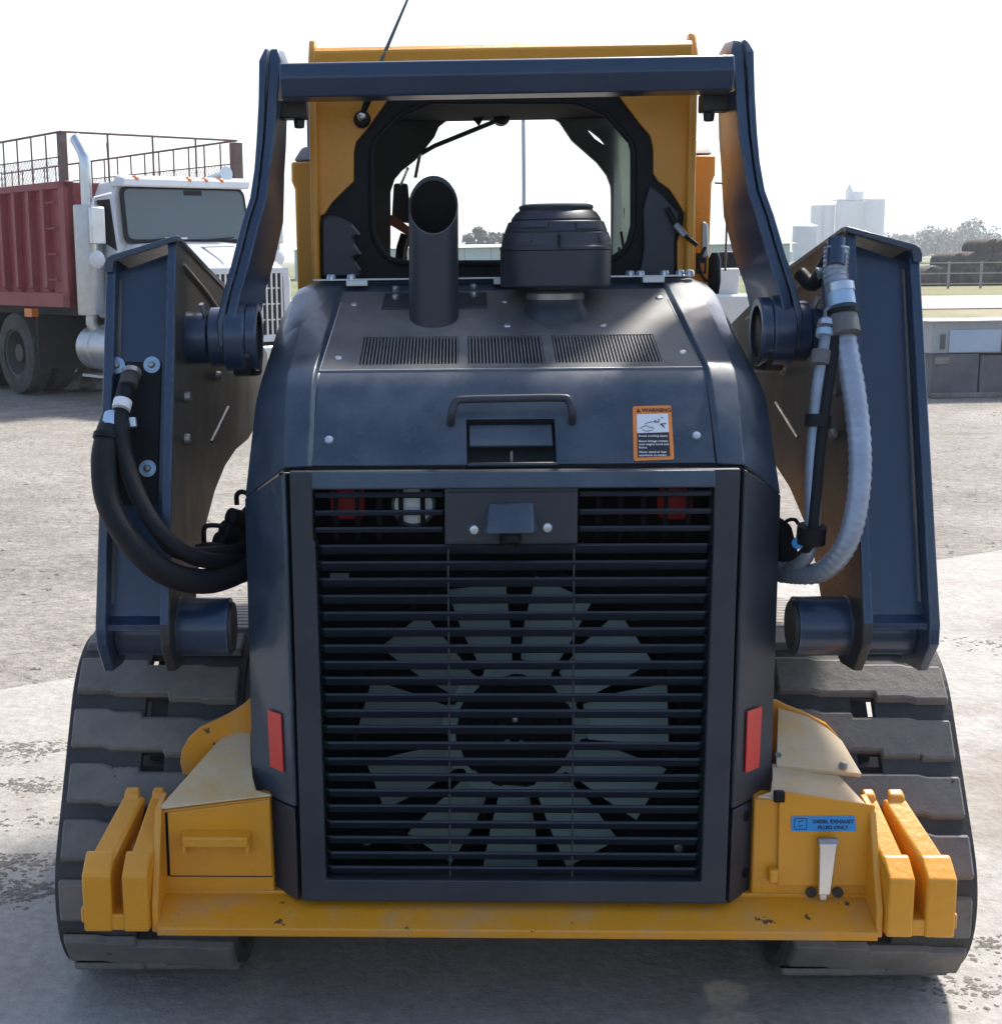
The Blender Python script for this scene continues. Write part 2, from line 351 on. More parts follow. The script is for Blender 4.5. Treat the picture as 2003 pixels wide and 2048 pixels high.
# ---- tracks
def belt_path(circ):
    out = []; k = len(circ); tang = []
    for i in range(k):
        (a, ra), (b, rb) = circ[i], circ[(i+1)%k]; d = (b-a); D = d.length; d = d/D; s = (ra-rb)/D
        nn = Vector((d.y, -d.x))*math.sqrt(1-s*s) + d*s; tang.append((a+nn*ra, b+nn*rb, nn))
    for i in range(k):
        p, q, nn = tang[i]; m2 = tang[(i+1)%k][2]; c, r = circ[(i+1)%k]
        for j in range(20): out.append(p.lerp(q, j/20))
        a0 = math.atan2(nn.y, nn.x); a1 = math.atan2(m2.y, m2.x)
        while a1 < a0: a1 += 2*math.pi
        for j in range(16): a = a0+(a1-a0)*j/16; out.append(c+Vector((math.cos(a), math.sin(a)))*r)
    return out
TR = belt_path([(Vector((3.075, .245)), .217), (Vector((4.70, .245)), .217), (Vector((3.265, .495)), .235)])
def resample(path, n):
    L = [0]; k = len(path)
    for i in range(k): L.append(L[-1]+(path[(i+1)%k]-path[i]).length)
    T = L[-1]; res = []; i = 0
    for j in range(n):
        s = T*j/n
        while L[i+1] < s: i += 1
        t = (s-L[i])/max(1e-9, L[i+1]-L[i]); res.append(path[i].lerp(path[(i+1)%k], t))
    return res, T
NP = 38; SUB = 12
tp, TL = resample(TR, NP*SUB); nt = len(tp)
nrm = []
for i in range(nt):
    d = (tp[(i+1)%nt]-tp[i-1]).normalized(); nrm.append(Vector((d.y, -d.x)))
pitch = TL/NP
lugm = None
def make_track(s):
    global lugm
    xo, xi = .988, .595; xc = (xo+xi)/2; hw = .026
    bm = bmesh.new()
    def ring(i, x0, x1, t0, t1):
        p, q = tp[i%nt], nrm[i%nt]; r = []
        for x, t in ((x0, t0), (x1, t0), (x1, t1), (x0, t1)):
            c = p + q*t; r.append(bm.verts.new((s*x, c.x, c.y)))
        return r
    def sweep(i0, i1, x0, x1, t0, t1, cl):
        rr = [ring(i, x0, x1, t0, t1) for i in range(i0, i1 if cl else i1+1)]; n = len(rr)
        for a in range(n if cl else n-1):
            for k in range(4): bm.faces.new((rr[a][k], rr[a][(k+1)%4], rr[(a+1)%n][(k+1)%4], rr[(a+1)%n][k]))
        if not cl: bm.faces.new(rr[0][::-1]); bm.faces.new(rr[-1])
    sweep(0, nt, xi, xc-hw, -.018, .006, True); sweep(0, nt, xc+hw, xo, -.018, .006, True)
    for j in range(NP): sweep(j*SUB, j*SUB+8, xc-hw, xc+hw, -.018, .006, False)
    tk = obj('track', bm, 'belt', LD)
    if lugm is None:
        W = (xo-xi)/2-.010; h = .016; a = pitch*.375; dl = pitch*.055; e = .026
        o2 = [(-W, -a+dl+.006), (-W*.62, -a+dl+.006), (-W*.52, -a+dl), (e, -a+dl), (e+.002, -a-dl), (W*.5, -a-dl), (W*.6, -a-dl-.007), (W, -a-dl-.007),
              (W, a-dl-.007), (W*.6, a-dl-.007), (W*.5, a-dl), (-e, a-dl), (-e-.002, a+dl), (-W*.52, a+dl), (-W*.62, a+dl+.006), (-W, a+dl+.006)]
        bm2 = bmesh.new(); lo = [bm2.verts.new((x, t, 0)) for x, t in o2]; hi = [bm2.verts.new((x*.985, t*.90, h)) for x, t in o2]
        bm2.faces.new(hi)
        for k in range(len(o2)): bm2.faces.new((lo[k], lo[(k+1)%len(o2)], hi[(k+1)%len(o2)], hi[k]))
        bmesh.ops.recalc_face_normals(bm2, faces=bm2.faces[:]); lugm = bpy.data.meshes.new('tread_lug'); bm2.to_mesh(lugm); bm2.free(); lugm.materials.append(M['tread'])
    for j in range(NP):
        i = j*SUB+4; p, q = tp[i], nrm[i]; d = (tp[(i+1)%nt]-tp[i-1]).normalized(); c = p+q*.004
        o = bpy.data.objects.new('tread_lug', lugm); COL.objects.link(o); o.parent = tk
        ex = Vector((-1, 0, 0)); ey = Vector((0, d.x, d.y)); ez = Vector((0, q.x, q.y))
        mw = Matrix.Identity(4)
        for r_ in range(3): mw[r_][0], mw[r_][1], mw[r_][2] = ex[r_], ey[r_], ez[r_]
        mw.translation = (s*xc + random.uniform(-.002, .002), c.x, c.y); o.matrix_basis = mw
        md = o.modifiers.new('bevel', 'BEVEL'); md.width = .004; md.segments = 1; md.limit_method = 'ANGLE'
    for (cy_, cz_, r_) in ((3.075, .245, .17), (4.70, .245, .17)):
        bm = bmesh.new()
        for dx in (-.09, .09): lathe(bm, (s*xc+dx-.03, cy_, cz_), (1, 0, 0), [(0, .05), (0, r_-.03), (.01, r_), (.05, r_), (.06, r_-.03), (.06, .05)], 28)
        obj('idler_wheel', bm, 'belt', tk)
    bm = lathem((s*xc-.02, 3.265, .495), (1, 0, 0), [(0, .03), (0, .205), (.04, .205), (.04, .03)], 24); obj('drive_sprocket', bm, 'belt', tk)
    bm = bmesh.new(); box(bm, (s*xc-.07, 3.15, .20), (s*xc+.07, 4.6, .34)); box(bm, (s*xc-.10, 3.3, .34), (s*xc+.06, 3.9, .52)); box(bm, (s*xc-.05, 3.02, .28), (s*xc+.05, 3.25, .50))
    for k in range(4): lathe(bm, (s*xc-.08, 3.38+.31*k, .125), (1, 0, 0), [(0, .03), (0, .09), (.16, .09), (.16, .03)], 16)
    obj('roller_frame', bm, 'belt', tk)
    return tk
two(make_track)

# ---- hood (built as lines A,B,C,M,O,S over stations)
def hood_rows(s):
    R0 = [(.402,2.800,1.214),(.411,2.793,1.214),(.456,2.796,1.212),(.503,2.842,1.176),(.550,2.885,1.137),(.5505,2.886,1.136)]
    R1 = [(.398,2.900,1.358),(.407,2.893,1.364),(.461,2.905,1.357),(.503,2.945,1.345),(.533,2.965,1.325),(.556,2.960,1.133)]
    R2 = [(.396,2.925,1.384),(.405,2.921,1.392),(.460,2.932,1.387),(.502,2.972,1.371),(.531,3.005,1.349),(.559,3.010,1.130)]
    R3 = [(.394,2.955,1.398),(.403,2.956,1.408),(.458,2.966,1.404),(.500,3.005,1.388),(.531,3.060,1.368),(.564,3.070,1.125)]
    R4 = [(.380,3.120,1.470),(.389,3.120,1.480),(.453,3.130,1.478),(.493,3.150,1.458),(.524,3.180,1.420),(.565,3.180,1.122)]
    R5 = [(.367,3.290,1.545),(.377,3.290,1.552),(.446,3.290,1.550),(.483,3.290,1.535),(.513,3.300,1.485),(.566,3.300,1.120)]
    R6 = [(.362,3.360,1.565),(.375,3.360,1.566),(.440,3.360,1.568),(.478,3.360,1.552),(.510,3.360,1.500),(.566,3.360,1.118)]
    R7 = [(.362,3.640,1.572),(.375,3.640,1.573),(.440,3.640,1.575),(.478,3.640,1.558),(.508,3.640,1.506),(.566,3.640,1.118)]
    return [[Vector((s*a, b, c)) for a, b, c in r] for r in (R0, R1, R2, R3, R4, R5, R6, R7)]
bm = bmesh.new()
hl, hr = hood_rows(-1), hood_rows(1)
for rows in (hl, hr):
    g = [[bm.verts.new(p) for p in r] for r in rows]
    for i in range(len(g)-1):
        for k in range(5):
            if i == 0 and k == 4: bm.faces.new((g[0][4], g[1][4], g[1][5])); continue
            bm.faces.new((g[i][k], g[i+1][k], g[i+1][k+1], g[i][k+1]))
# rear face with latch opening
HA, HB = Vector((0, 2.800, 1.214)), Vector((0, 2.900, 1.358))
HN = Vector((0, -(HB-HA).z, (HB-HA).y)).normalized()          # outward normal of the sloping rear face
def HF(px, py, lift=0.): d = ray(px, py); t = (HA-CAM).dot(HN)/d.dot(HN); return CAM+d*t+HN*lift
xl, xr, zt = HF(888, 880).x, HF(1057, 880).x, HF(970, 797).z
tt = (zt-HA.z)/(HB.z-HA.z); ym = HA.y+(HB.y-HA.y)*tt
def hp(x, t): return bm.verts.new((x, HA.y+(HB.y-HA.y)*t, HA.z+(HB.z-HA.z)*t))
xe = lambda t: .402-.004*t
for x0, x1, t0, t1 in ((None, xl, 0, tt), (None, xl, tt, 1), (xl, xr, tt, 1), (xr, None, 0, tt), (xr, None, tt, 1)):
    bm.faces.new([hp(x0 if x0 is not None else -xe(t0), t0), hp(x1 if x1 is not None else xe(t0), t0), hp(x1 if x1 is not None else xe(t1), t1), hp(x0 if x0 is not None else -xe(t1), t1)])
for i in (1, 2):
    for (xa0, xa1), (xb0, xb1) in (((None, xl), (None, xl)), ((xl, xr), (xl, xr)), ((xr, None), (xr, None))):
        def hv(row, x, left): return bm.verts.new(row[0][0][0] if False else ((x, hl[row][0].y, hl[row][0].z) if x is not None else (hl[row][0] if left else hr[row][0])))
        bm.faces.new([hv(i, xa0, True), hv(i, xa1, False), hv(i+1, xb1, False), hv(i+1, xb0, True)])
bm.faces.new([bm.verts.new(p) for p in (hl[5][0], hr[5][0], hr[6][0], hl[6][0])]); bm.faces.new([bm.verts.new(p) for p in (hl[6][0], hr[6][0], hr[7][0], hl[7][0])])
bmesh.ops.remove_doubles(bm, verts=bm.verts[:], dist=.0004)
hood = obj('hood', bm, 'blue', LD, smooth=30)
md = hood.modifiers.new('solid', 'SOLIDIFY'); md.thickness = .006; md.offset = -1
md = hood.modifiers.new('bevel', 'BEVEL'); md.width = .007; md.segments = 3; md.limit_method = 'ANGLE'; md.angle_limit = math.radians(26)
# dark recess with latch
ym_, yb = HA.y, HA.y
bm = bmesh.new(); d = HN*-.055
a = [Vector((xl, HA.y, HA.z)), Vector((xr, HA.y, HA.z)), Vector((xr, ym, zt)), Vector((xl, ym, zt))]
b = [p+d for p in a]
va = [bm.verts.new(p) for p in a]; vb = [bm.verts.new(p) for p in b]; bm.faces.new(vb)
for k in range(4): bm.faces.new((va[k], va[(k+1)%4], vb[(k+1)%4], vb[k]))
obj('latch_recess', bm, 'char', hood, smooth=0)
def hq(x, t, l): return Vector((x, HA.y+(HB.y-HA.y)*t, HA.z+(HB.z-HA.z)*t))+HN*l
bm = prismm([hq(xl+.004, tt*.42, -.012), hq(xr-.004, tt*.42, -.012), hq(xr-.004, tt*.93, -.018), hq(xl+.004, tt*.93, -.018)], HN*.010)
obj('latch_paddle', bm, 'blue', hood, bevel=.003)
obj('latch_striker', boxm(((-.003, 2.84, 1.205), (.002, 2.85, 1.235))), 'pin', hood)
obj('latch_lip', prismm([hq(xl-.004, -.02, -.02), hq(xr+.004, -.02, -.02), hq(xr+.004, .03, -.02), hq(xl+.004, .03, -.02)], HN*.022), 'char', hood, bevel=.003)
# grab handle
pts = [HF(857, 806, 0), HF(858, 797, .022), HF(866, 778, .03), HF(885, 774, .032), HF(970, 772, .032), HF(1062, 771, .032), HF(1079, 776, .03), HF(1086, 795, .022), HF(1087, 803, 0)]
obj('grab_handle', tubem(spline(pts, 5), .0082, 12), 'char', hood)
for px, py in ((625, 838), (1323, 830)): obj('hood_bolt', bolt(HF(px, py, .001), HN, .0095, .006), 'zinc', hood)
# gap lines at hood lower corners
for s in (-1, 1):
    obj('hood_seal', prismm([(s*.400, 2.803, 1.200), (s*.46, 2.806, 1.200), (s*.46, 2.806, 1.212), (s*.400, 2.803, 1.212)], (0, .02, 0)), 'black', hood)
obj('hood_edge_lip', boxm(((-.40, 2.803, 1.206), (xl-.004, 2.83, 1.2125)), ((xr+.004, 2.803, 1.206), (.40, 2.83, 1.2125))), 'black', hood)

# ---- hood top panel (dusty sheet between A lines) with three louvre fields
TA, TB = Vector((0, 2.957, 1.3985)), Vector((0, 3.290, 1.5445))
TD = TB-TA; TN = Vector((0, -TD.z, TD.y)).normalized()
def TF(px, py, lift=0.): d = ray(px, py); t = (TA-CAM).dot(TN)/d.dot(TN); return CAM+d*t+TN*lift
def tq(x, t, l=0.): p = TA+TD*t; return Vector((x, p.y, p.z))+TN*l
cells = [(TF(682, 700).x, TF(872, 700).x), (TF(890, 700).x, TF(1037, 700).x), (TF(1058, 700).x, TF(1262, 700).x)]
tl0 = (TF(960, 704)-TA).dot(TD)/TD.length_squared; tl1 = (TF(960, 640)-TA).dot(TD)/TD.length_squared
tl0 = .020
outer = [tq(-.3945, -.045, .0025), tq(.3945, -.045, .0025), tq(.367, 1, .0025), tq(-.367, 1, .0025)]
holes = [[tq(a, tl0, .0025), tq(b_, tl0, .0025), tq(b_*.985, tl1, .0025), tq(a*.985, tl1, .0025)] for a, b_ in cells]
tpn = obj('hood_top_panel', plate(outer, holes, TN*-.006), 'tdust', LD, smooth=0)
bm = bmesh.new()
for a, b_ in cells:
    n = int((b_-a)/.0070)
    for i in range(n):
        x = a+(b_-a)*(i+.35)/n; wd = (b_-a)/n*.5
        v = [bm.verts.new(p) for p in (tq(x, tl0, .001), tq(x+wd, tl0, .001), tq((x+wd)*.985, tl1, .001), tq(x*.985, tl1, .001))]
        u_ = [bm.verts.new(p) for p in (tq(x, tl0, -.02), tq(x+wd, tl0, -.02), tq((x+wd)*.985, tl1, -.02), tq(x*.985, tl1, -.02))]
        bm.faces.new(v)
        bm.faces.new((v[0], v[3], u_[3], u_[0])); bm.faces.new((v[1], u_[1], u_[2], v[2]))
tag(obj('vent_fins', bm, 'tdust', tpn, smooth=0), None, None, kind='stuff')
obj('vent_backing', boxm(((cells[0][0]-.01, 2.97, 1.3), (cells[2][1]+.01, 3.12, 1.31))), 'dark', tpn)
for px, py in ((673, 581), (643, 683), (964, 621), (1146, 620), (1252, 568), (1297, 672), (960, 575)):
    obj('panel_bolt', bolt(TF(px, py, .0), TN, .0085, .006), 'zinc', tpn)
# panel edge strips, the bright zinc paints in the gap highlight
obj('panel_edge', prismm([tq(-.3955, -.052, .0035), tq(.3955, -.052, .0035), tq(.3955, -.044, .0035), tq(-.3955, -.044, .0035)], TN*-.004), 'zinc', tpn, smooth=0)
for s in (-1, 1): obj('panel_edge', prismm([tq(s*.3930, -.04, .0035), tq(s*.3952, -.04, .0035), tq(s*.3690, .85, .0035), tq(s*.3668, .85, .0035)], TN*-.004), 'zinc' if s < 0 else 'tdust', tpn, smooth=0)
# hinge strip and bolts at the cab side of the hood
bm = boxm(((-.44, 3.335, 1.572), (.44, 3.352, 1.5765)))
for k in range(5): box(bm, (-.36+.17*k, 3.30, 1.560), (-.31+.17*k, 3.335, 1.5735))
hs = obj('hood_hinge_strip', bm, 'zinc', LD, bevel=.001)
for px, py in ((630, 536), (668, 536), (1197, 526), (1216, 527), (1292, 524), (1310, 525), (1262, 526)):
    p = P(px, py, 3.345); obj('hinge_bolt', bolt((p.x, 3.345, 1.5765), (0, 0, 1), .011, .011), 'zinc', hs)

# ---- exhaust and pre-cleaner
ex, ey = -.157, 3.17; rr = .0545
bm = bmesh.new(); N = 32
def ering(z0, z1, r):
    out = []
    for k in range(N):
        a = 2*math.pi*k/N; yy = math.sin(a)
        out.append((ex+r*math.cos(a), ey+r*yy, z0+(z1-z0)*(yy+1)/2))
    return out
loft(bm, [ering(1.470, 1.470, rr), ering(1.58, 1.58, rr), ering(1.672, 1.800, rr), ering(1.674, 1.802, rr-.002), ering(1.670, 1.797, rr-.004), ering(1.55, 1.55, rr-.004)], cap=False)
exo = obj('exhaust_pipe', bm, 'char', LD)
bm = bmesh.new(); loft(bm, [ering(1.668, 1.792, rr-.0045), ering(1.50, 1.50, rr-.0045)], cap=False); bm.faces.new([bm.verts.new(p) for p in ering(1.505, 1.505, rr-.0045)])
obj('pipe_bore', bm, 'soot', exo)
c0 = TF(725, 583).x; c1 = TF(925, 578).x
bm = prismm([tq(c0, .74, .001), tq(c1, .74, .001), tq(c1*.96, .96, .001), tq(c0*.98, .96, .001)], TN*.005); obj('mounting_plate', bm, 'char', exo, bevel=.002)
for px, py in ((752, 555), (752, 571), (900, 551), (900, 566)): obj('flange_bolt', bolt(TF(px, py, .006), TN, .008, .009), 'zinc', exo)
px_, py_ = .113, 3.2
bm = lathem((px_, py_, 0), (0, 0, 1), [(1.44, .080), (1.462, .080), (1.492, .076), (1.512, .066), (1.522, .061), (1.545, .061), (1.552, .068), (1.556, .068)], 40)
pc = obj('air_precleaner', bm, 'char', LD, smooth=35)
obj('bowl', lathem((px_, py_, 0), (0, 0, 1), [(1.556, .066), (1.556, .118), (1.560, .1215), (1.630, .1225), (1.634, .1225), (1.636, .119)], 48), 'char', pc, smooth=30)
obj('dome_cap', lathem((px_, py_, 0), (0, 0, 1), [(1.636, .124), (1.642, .124), (1.646, .120), (1.672, .116), (1.674, .112), (1.677, .1125), (1.696, .105), (1.699, .098), (1.702, .099), (1.716, .089), (1.722, .080), (1.728, .082), (1.732, .080), (1.735, .070), (1.735, .01)], 48), 'char', pc, smooth=30)
for a0, z0 in ((-2.7, 1.652), (-.75, 1.652), (-1.25, 1.680), (-2.4, 1.684)):
    bm = bmesh.new(); secs = []
    for k in range(9):
        a = a0+.075*k; r = .121 if z0 < 1.66 else .1135
        secs.append([(px_+(r+dr)*math.cos(a), py_+(r+dr)*math.sin(a), z0+dz) for dr, dz in ((-.006, 0), (.0004, 0), (-.0032, .014), (-.012, .014))])
    loft(bm, secs); obj('cap_rib', bm, 'char', pc, smooth=0)
obj('cap_seam', boxm(((px_-.004, py_-.128, 1.640), (px_+.000, py_-.116, 1.668))), 'black', pc)
obj('neck_clamp', lathem((px_, py_, 0), (0, 0, 1), [(1.528, .0625), (1.528, .064), (1.541, .064), (1.541, .0625)], 40), 'pin', pc)

# ---- rear door with louvres
DZ = lambda z: 2.747+(z-.305)*(.028/.905)
def DF(px, py, lift=0.):
    p = P(px, py, 2.76)
    for _ in range(3): p = P(px, py, DZ(p.z)-lift)
    return p
def dq(x, z, l=0.): return Vector((x, DZ(z)-l, z))
ztop, zbot = 1.206, .305
cut_t, cut_b = DF(720, 931).z, DF(720, 1028).z
gl_t = DF(720, 1030).z-.006
outer = [dq(-.437, zbot), dq(.437, zbot), dq(.445, ztop), dq(-.445, ztop)]
lx0, lx1, rx0, rx1 = DF(594, 980).x, DF(845, 980).x, DF(1098, 970).x, DF(1357, 970).x
cz = (DF(970, 1034).z, )
h1 = [dq(lx0, cut_b), dq(lx1, cut_b-.003), dq(lx1, cut_t), dq(lx0, cut_t)]
gx = .396
main = [dq(-.386, .352), dq(.386, .352), dq(gx, gl_t), dq(rx0, gl_t)] 
hole = [dq(-.386, .352), dq(.386, .352), dq(.3955, cut_b-.004), dq(rx1, cut_b+.002), dq(rx1, cut_t), dq(rx0, cut_t), dq(rx0, cut_b-.008), dq(lx1, cut_b-.008), dq(lx1, cut_t), dq(lx0, cut_t), dq(lx0, cut_b+.002), dq(-.3955, cut_b-.004)]
door = obj('rear_door', plate(outer, [hole], (0, .022, 0)), 'char', LD, smooth=0)
md = door.modifiers.new('bevel', 'BEVEL'); md.width = .003; md.segments = 2; md.limit_method = 'ANGLE'
# inner jamb so that the opening has depth
bm = bmesh.new()
for i in range(len(hole)):
    p, q = hole[i], hole[(i+1)%len(hole)]
    bm.faces.new([bm.verts.new(v) for v in (p+V(0,.02,0), q+V(0,.02,0), q+V(0,.055,0), p+V(0,.055,0))])
obj('door_jamb', bm, 'louver', door, smooth=0)
# raised blue cap above the lamps, tilted to the sky
obj('door_cap', prismm([dq(-.4, 1.204, .001), dq(-.4, cut_t+.004, .010), dq(-.4, cut_t+.001, .004), dq(-.4, cut_t+.001, -.004), dq(-.4, 1.204, -.004)], (.795, 0, 0)), 'blue', door, bevel=.002)
obj('centre_plate', prismm([dq(lx1+.002, cut_b-.004, .003), dq(rx0-.002, cut_b-.004, .003), dq(rx0-.002, cut_t-.006, .007), dq(lx1+.002, cut_t-.006, .007)], (0, .006, 0)), 'char', door, bevel=.002)
# louvre slats
ys = [1091,1124.5,1158,1192,1226,1258.6,1292,1325,1357,1390.5,1422.7,1455,1487.6,1519.7,1551.7,1583.3,1614.5,1646.6,1677.8,1708.9,1738]
def slat(x0, x1, z, m='louver', hgt=.0215, dep=.018, end=.012):
    # front edge catches the sky, face leans down and inwards
    y = DZ(z)+.004
    bm = bmesh.new(); sec = lambda x, k: [(x, y+k, z-.0022), (x, y+.0028+k, z+.0012), (x, y+.008+k, z+.0005), (x, y+.0035+dep+k, z-hgt), (x, y+dep+k, z-hgt)]
    loft(bm, [sec(x0, .012), sec(x0+end, 0), sec(x1-end, 0), sec(x1, .012)])
    return obj('slat', bm, m, door, smooth=0)
for y_ in ys:
    z = DF(960, y_*.9506).z; t = (z-.352)/(cut_b-.352); hx = .3855+.010*t; slat(-hx, hx, z)
for y_ in (987, 1023, 1057):
    z = DF(720, y_*.9506).z; slat(lx0+.001, lx1-.001, z, end=.004, hgt=.010, dep=.006); slat(rx0+.001, rx1-.001, z, end=.004, hgt=.010, dep=.006)
for px in (851.5, 1092):
    a, b = DF(px, 1040), DF(px+4*(1 if px < 900 else -1), 1672)
    obj('louver_rod', tubem([V(a.x, DZ(a.z)+.012, a.z), V(b.x, DZ(b.z)+.012, b.z)], .0022, 6), 'char', door)
# lamp lattice
for x0, x1 in ((lx0, lx1), (rx0, rx1)):
    bm = bmesh.new()
    for k in range(1, 6):
        x = x0+(x1-x0)*k/6; box(bm, (x-.005, DZ(1.13)+.032, cut_b-.002), (x+.005, DZ(1.13)+.036, cut_t))
    for k in range(3):
        z = cut_b+(cut_t-cut_b)*(.16+.33*k); box(bm, (x0, DZ(1.13)+.0305, z-.004), (x1, DZ(1.13)+.0355, z+.005))
    obj('lamp_lattice', bm, 'dark', door, smooth=0)
# camera housing
a, b, c, d_ = DF(930, 957, .01), DF(1012, 955, .01), DF(1015, 1014, .045), DF(926, 1016, .045)
bm = bmesh.new(); 
v = [bm.verts.new(p) for p in (a, b, c, d_)]; base = [bm.verts.new(p) for p in (dq(a.x-.004, a.z, .0), dq(b.x+.004, b.z, .0), dq(c.x+.012, c.z-.004, .0), dq(d_.x-.012, d_.z-.004, .0))]
bm.faces.new(v)
for k in range(4): bm.faces.new((v[k], v[(k+1)%4], base[(k+1)%4], base[k]))
obj('camera_hood', bm, 'blue', door, bevel=.004)
lc = DF(970, 1026, .02); obj('camera_lens', lathem(lc, (0, -.55, -.83), [(-.02, .02), (0, .022), (.012, .021), (.014, .012), (.010, .008)], 20), 'black', door)
for px, py in ((901, 1007), (1040, 1003)): obj('door_bolt', bolt(DF(px, py, .004), (0, -1, .05), .0105, .007), 'zinc', door)
# lamps behind the lattice
for px, n in ((655, 'tail_lamp'), (1295, 'tail_lamp')):
    p = DF(px, 968); bm = prismm(rnd([V(p.x-.036, DZ(p.z)+.075, p.z-.036), V(p.x+.036, DZ(p.z)+.075, p.z-.036), V(p.x+.036, DZ(p.z)+.075, p.z+.036), V(p.x-.036, DZ(p.z)+.075, p.z+.036)], .02), (0, .02, 0)); obj(n, bm, 'red', LD, bevel=.004)
p = DF(785, 967); rl = obj('reversing_lamp', lathem((p.x, DZ(p.z)+.07, p.z), (0, -1, 0), [(0, .03), (.01, .042), (.027, .042), (.031, .036), (.031, .003)], 28), 'whitel', LD)
obj('lamp_ring', lathem((p.x, DZ(p.z)+.07, p.z), (0, -1, 0), [(0, .042), (.024, .0445), (.0295, .0445), (.0295, .0405)], 28), 'char', rl)
# fan, radiator and dark enclosure behind
fc = Vector((0, 2.905, .655)); fc.x = P(978, 1385, 2.905).x; fc.z = P(978, 1385, 2.905).z
fan = obj('cooling_fan', lathem(fc, (0, -1, 0), [(-.03, .12), (.0, .128), (.012, .128), (.014, .10), (.006, .095), (.006, .045), (.02, .04), (.022, .01)], 40), 'dark', LD)
NB = 11
for k in range(NB):
    a = 2*math.pi*(k+.22)/NB; ca, sa = math.cos(a), math.sin(a); rd = Vector((ca, 0, sa)); tn = Vector((-sa, 0, ca))
    wd = lambda r: .030+.040*(r-.13)/.19
    bm = bmesh.new(); pts = [fc+rd*r+tn*(sg*wd(r))+Vector((0, -.012+sg*.016, 0)) for r, sg in ((.150, -1), (.225, -1), (.318, -.94), (.332, .80), (.225, 1), (.150, 1))]
    prism(bm, pts, (0, .003, 0)); obj('fan_blade', bm, 'blade', fan, bevel=.001)
    bm = bmesh.new(); pts = [fc+rd*r+tn*q+Vector((0, -.018, 0)) for r, q in ((.122, -.022), (.132, -.036), (.152, -.034), (.156, .0), (.152, .026), (.132, .034), (.124, .02))]
    prism(bm, pts, (0, .003, 0)); obj('blade_root', bm, 'blade', fan)
bm = bmesh.new(); rg_ = lambda y, r: [(fc.x+r*math.cos(2*math.pi*k/44), y, fc.z+r*math.sin(2*math.pi*k/44)) for k in range(44)]
loft(bm, [rg_(fc.y-.019, .127), rg_(fc.y-.020, .138), rg_(fc.y-.010, .140)], cap=False); obj('hub_ring', bm, 'blade', fan)
for ang in (0.3, 1.6, 2.8, 4.1, 5.2):
    obj('hub_bolt', bolt(fc+Vector((.028*math.cos(ang), -.022, .028*math.sin(ang))), (0, -1, 0), .006, .008), 'zinc', fan)
bm = bmesh.new(); box(bm, (-.44, 2.99, .26), (.44, 3.01, 1.19))
box(bm, (-.45, 2.80, .26), (-.44, 3.0, 1.19)); box(bm, (.44, 2.80, .26), (.45, 3.0, 1.19)); box(bm, (-.44, 2.80, .26), (.44, 2.99, .275)); box(bm, (-.44, 2.83, 1.185), (.44, 2.99, 1.195))
for s in (-1, 1): box(bm, (min(s*.437, s*.468), 2.797, .30), (max(s*.437, s*.468), 2.80, 1.20))  # added filler strips that block light leaking through the door gap
rad = obj('radiator_housing', bm, 'dark', LD, smooth=0)
bm = bmesh.new(); ring = lambda y, r: [(fc.x+r*math.cos(2*math.pi*k/48), y, fc.z+r*math.sin(2*math.pi*k/48)) for k in range(48)]
loft(bm, [ring(2.88, .352), ring(2.88, .345), ring(2.95, .340), ring(2.99, .340)], cap=False); obj('fan_shroud', bm, 'dark', rad)
for px, py in ((697, 1600), (1290, 1612)): obj('shroud_bolt', bolt(P(px, py, 2.86), (0, -1, 0), .010, .004), 'pin', rad)
# small engine decal glimpsed behind the slats
p = P(645, 1096, 2.90); obj('core_tag', boxm(((p.x-.02, 2.90, p.z-.007), (p.x+.02, 2.902, p.z+.007))), 'blade', rad)

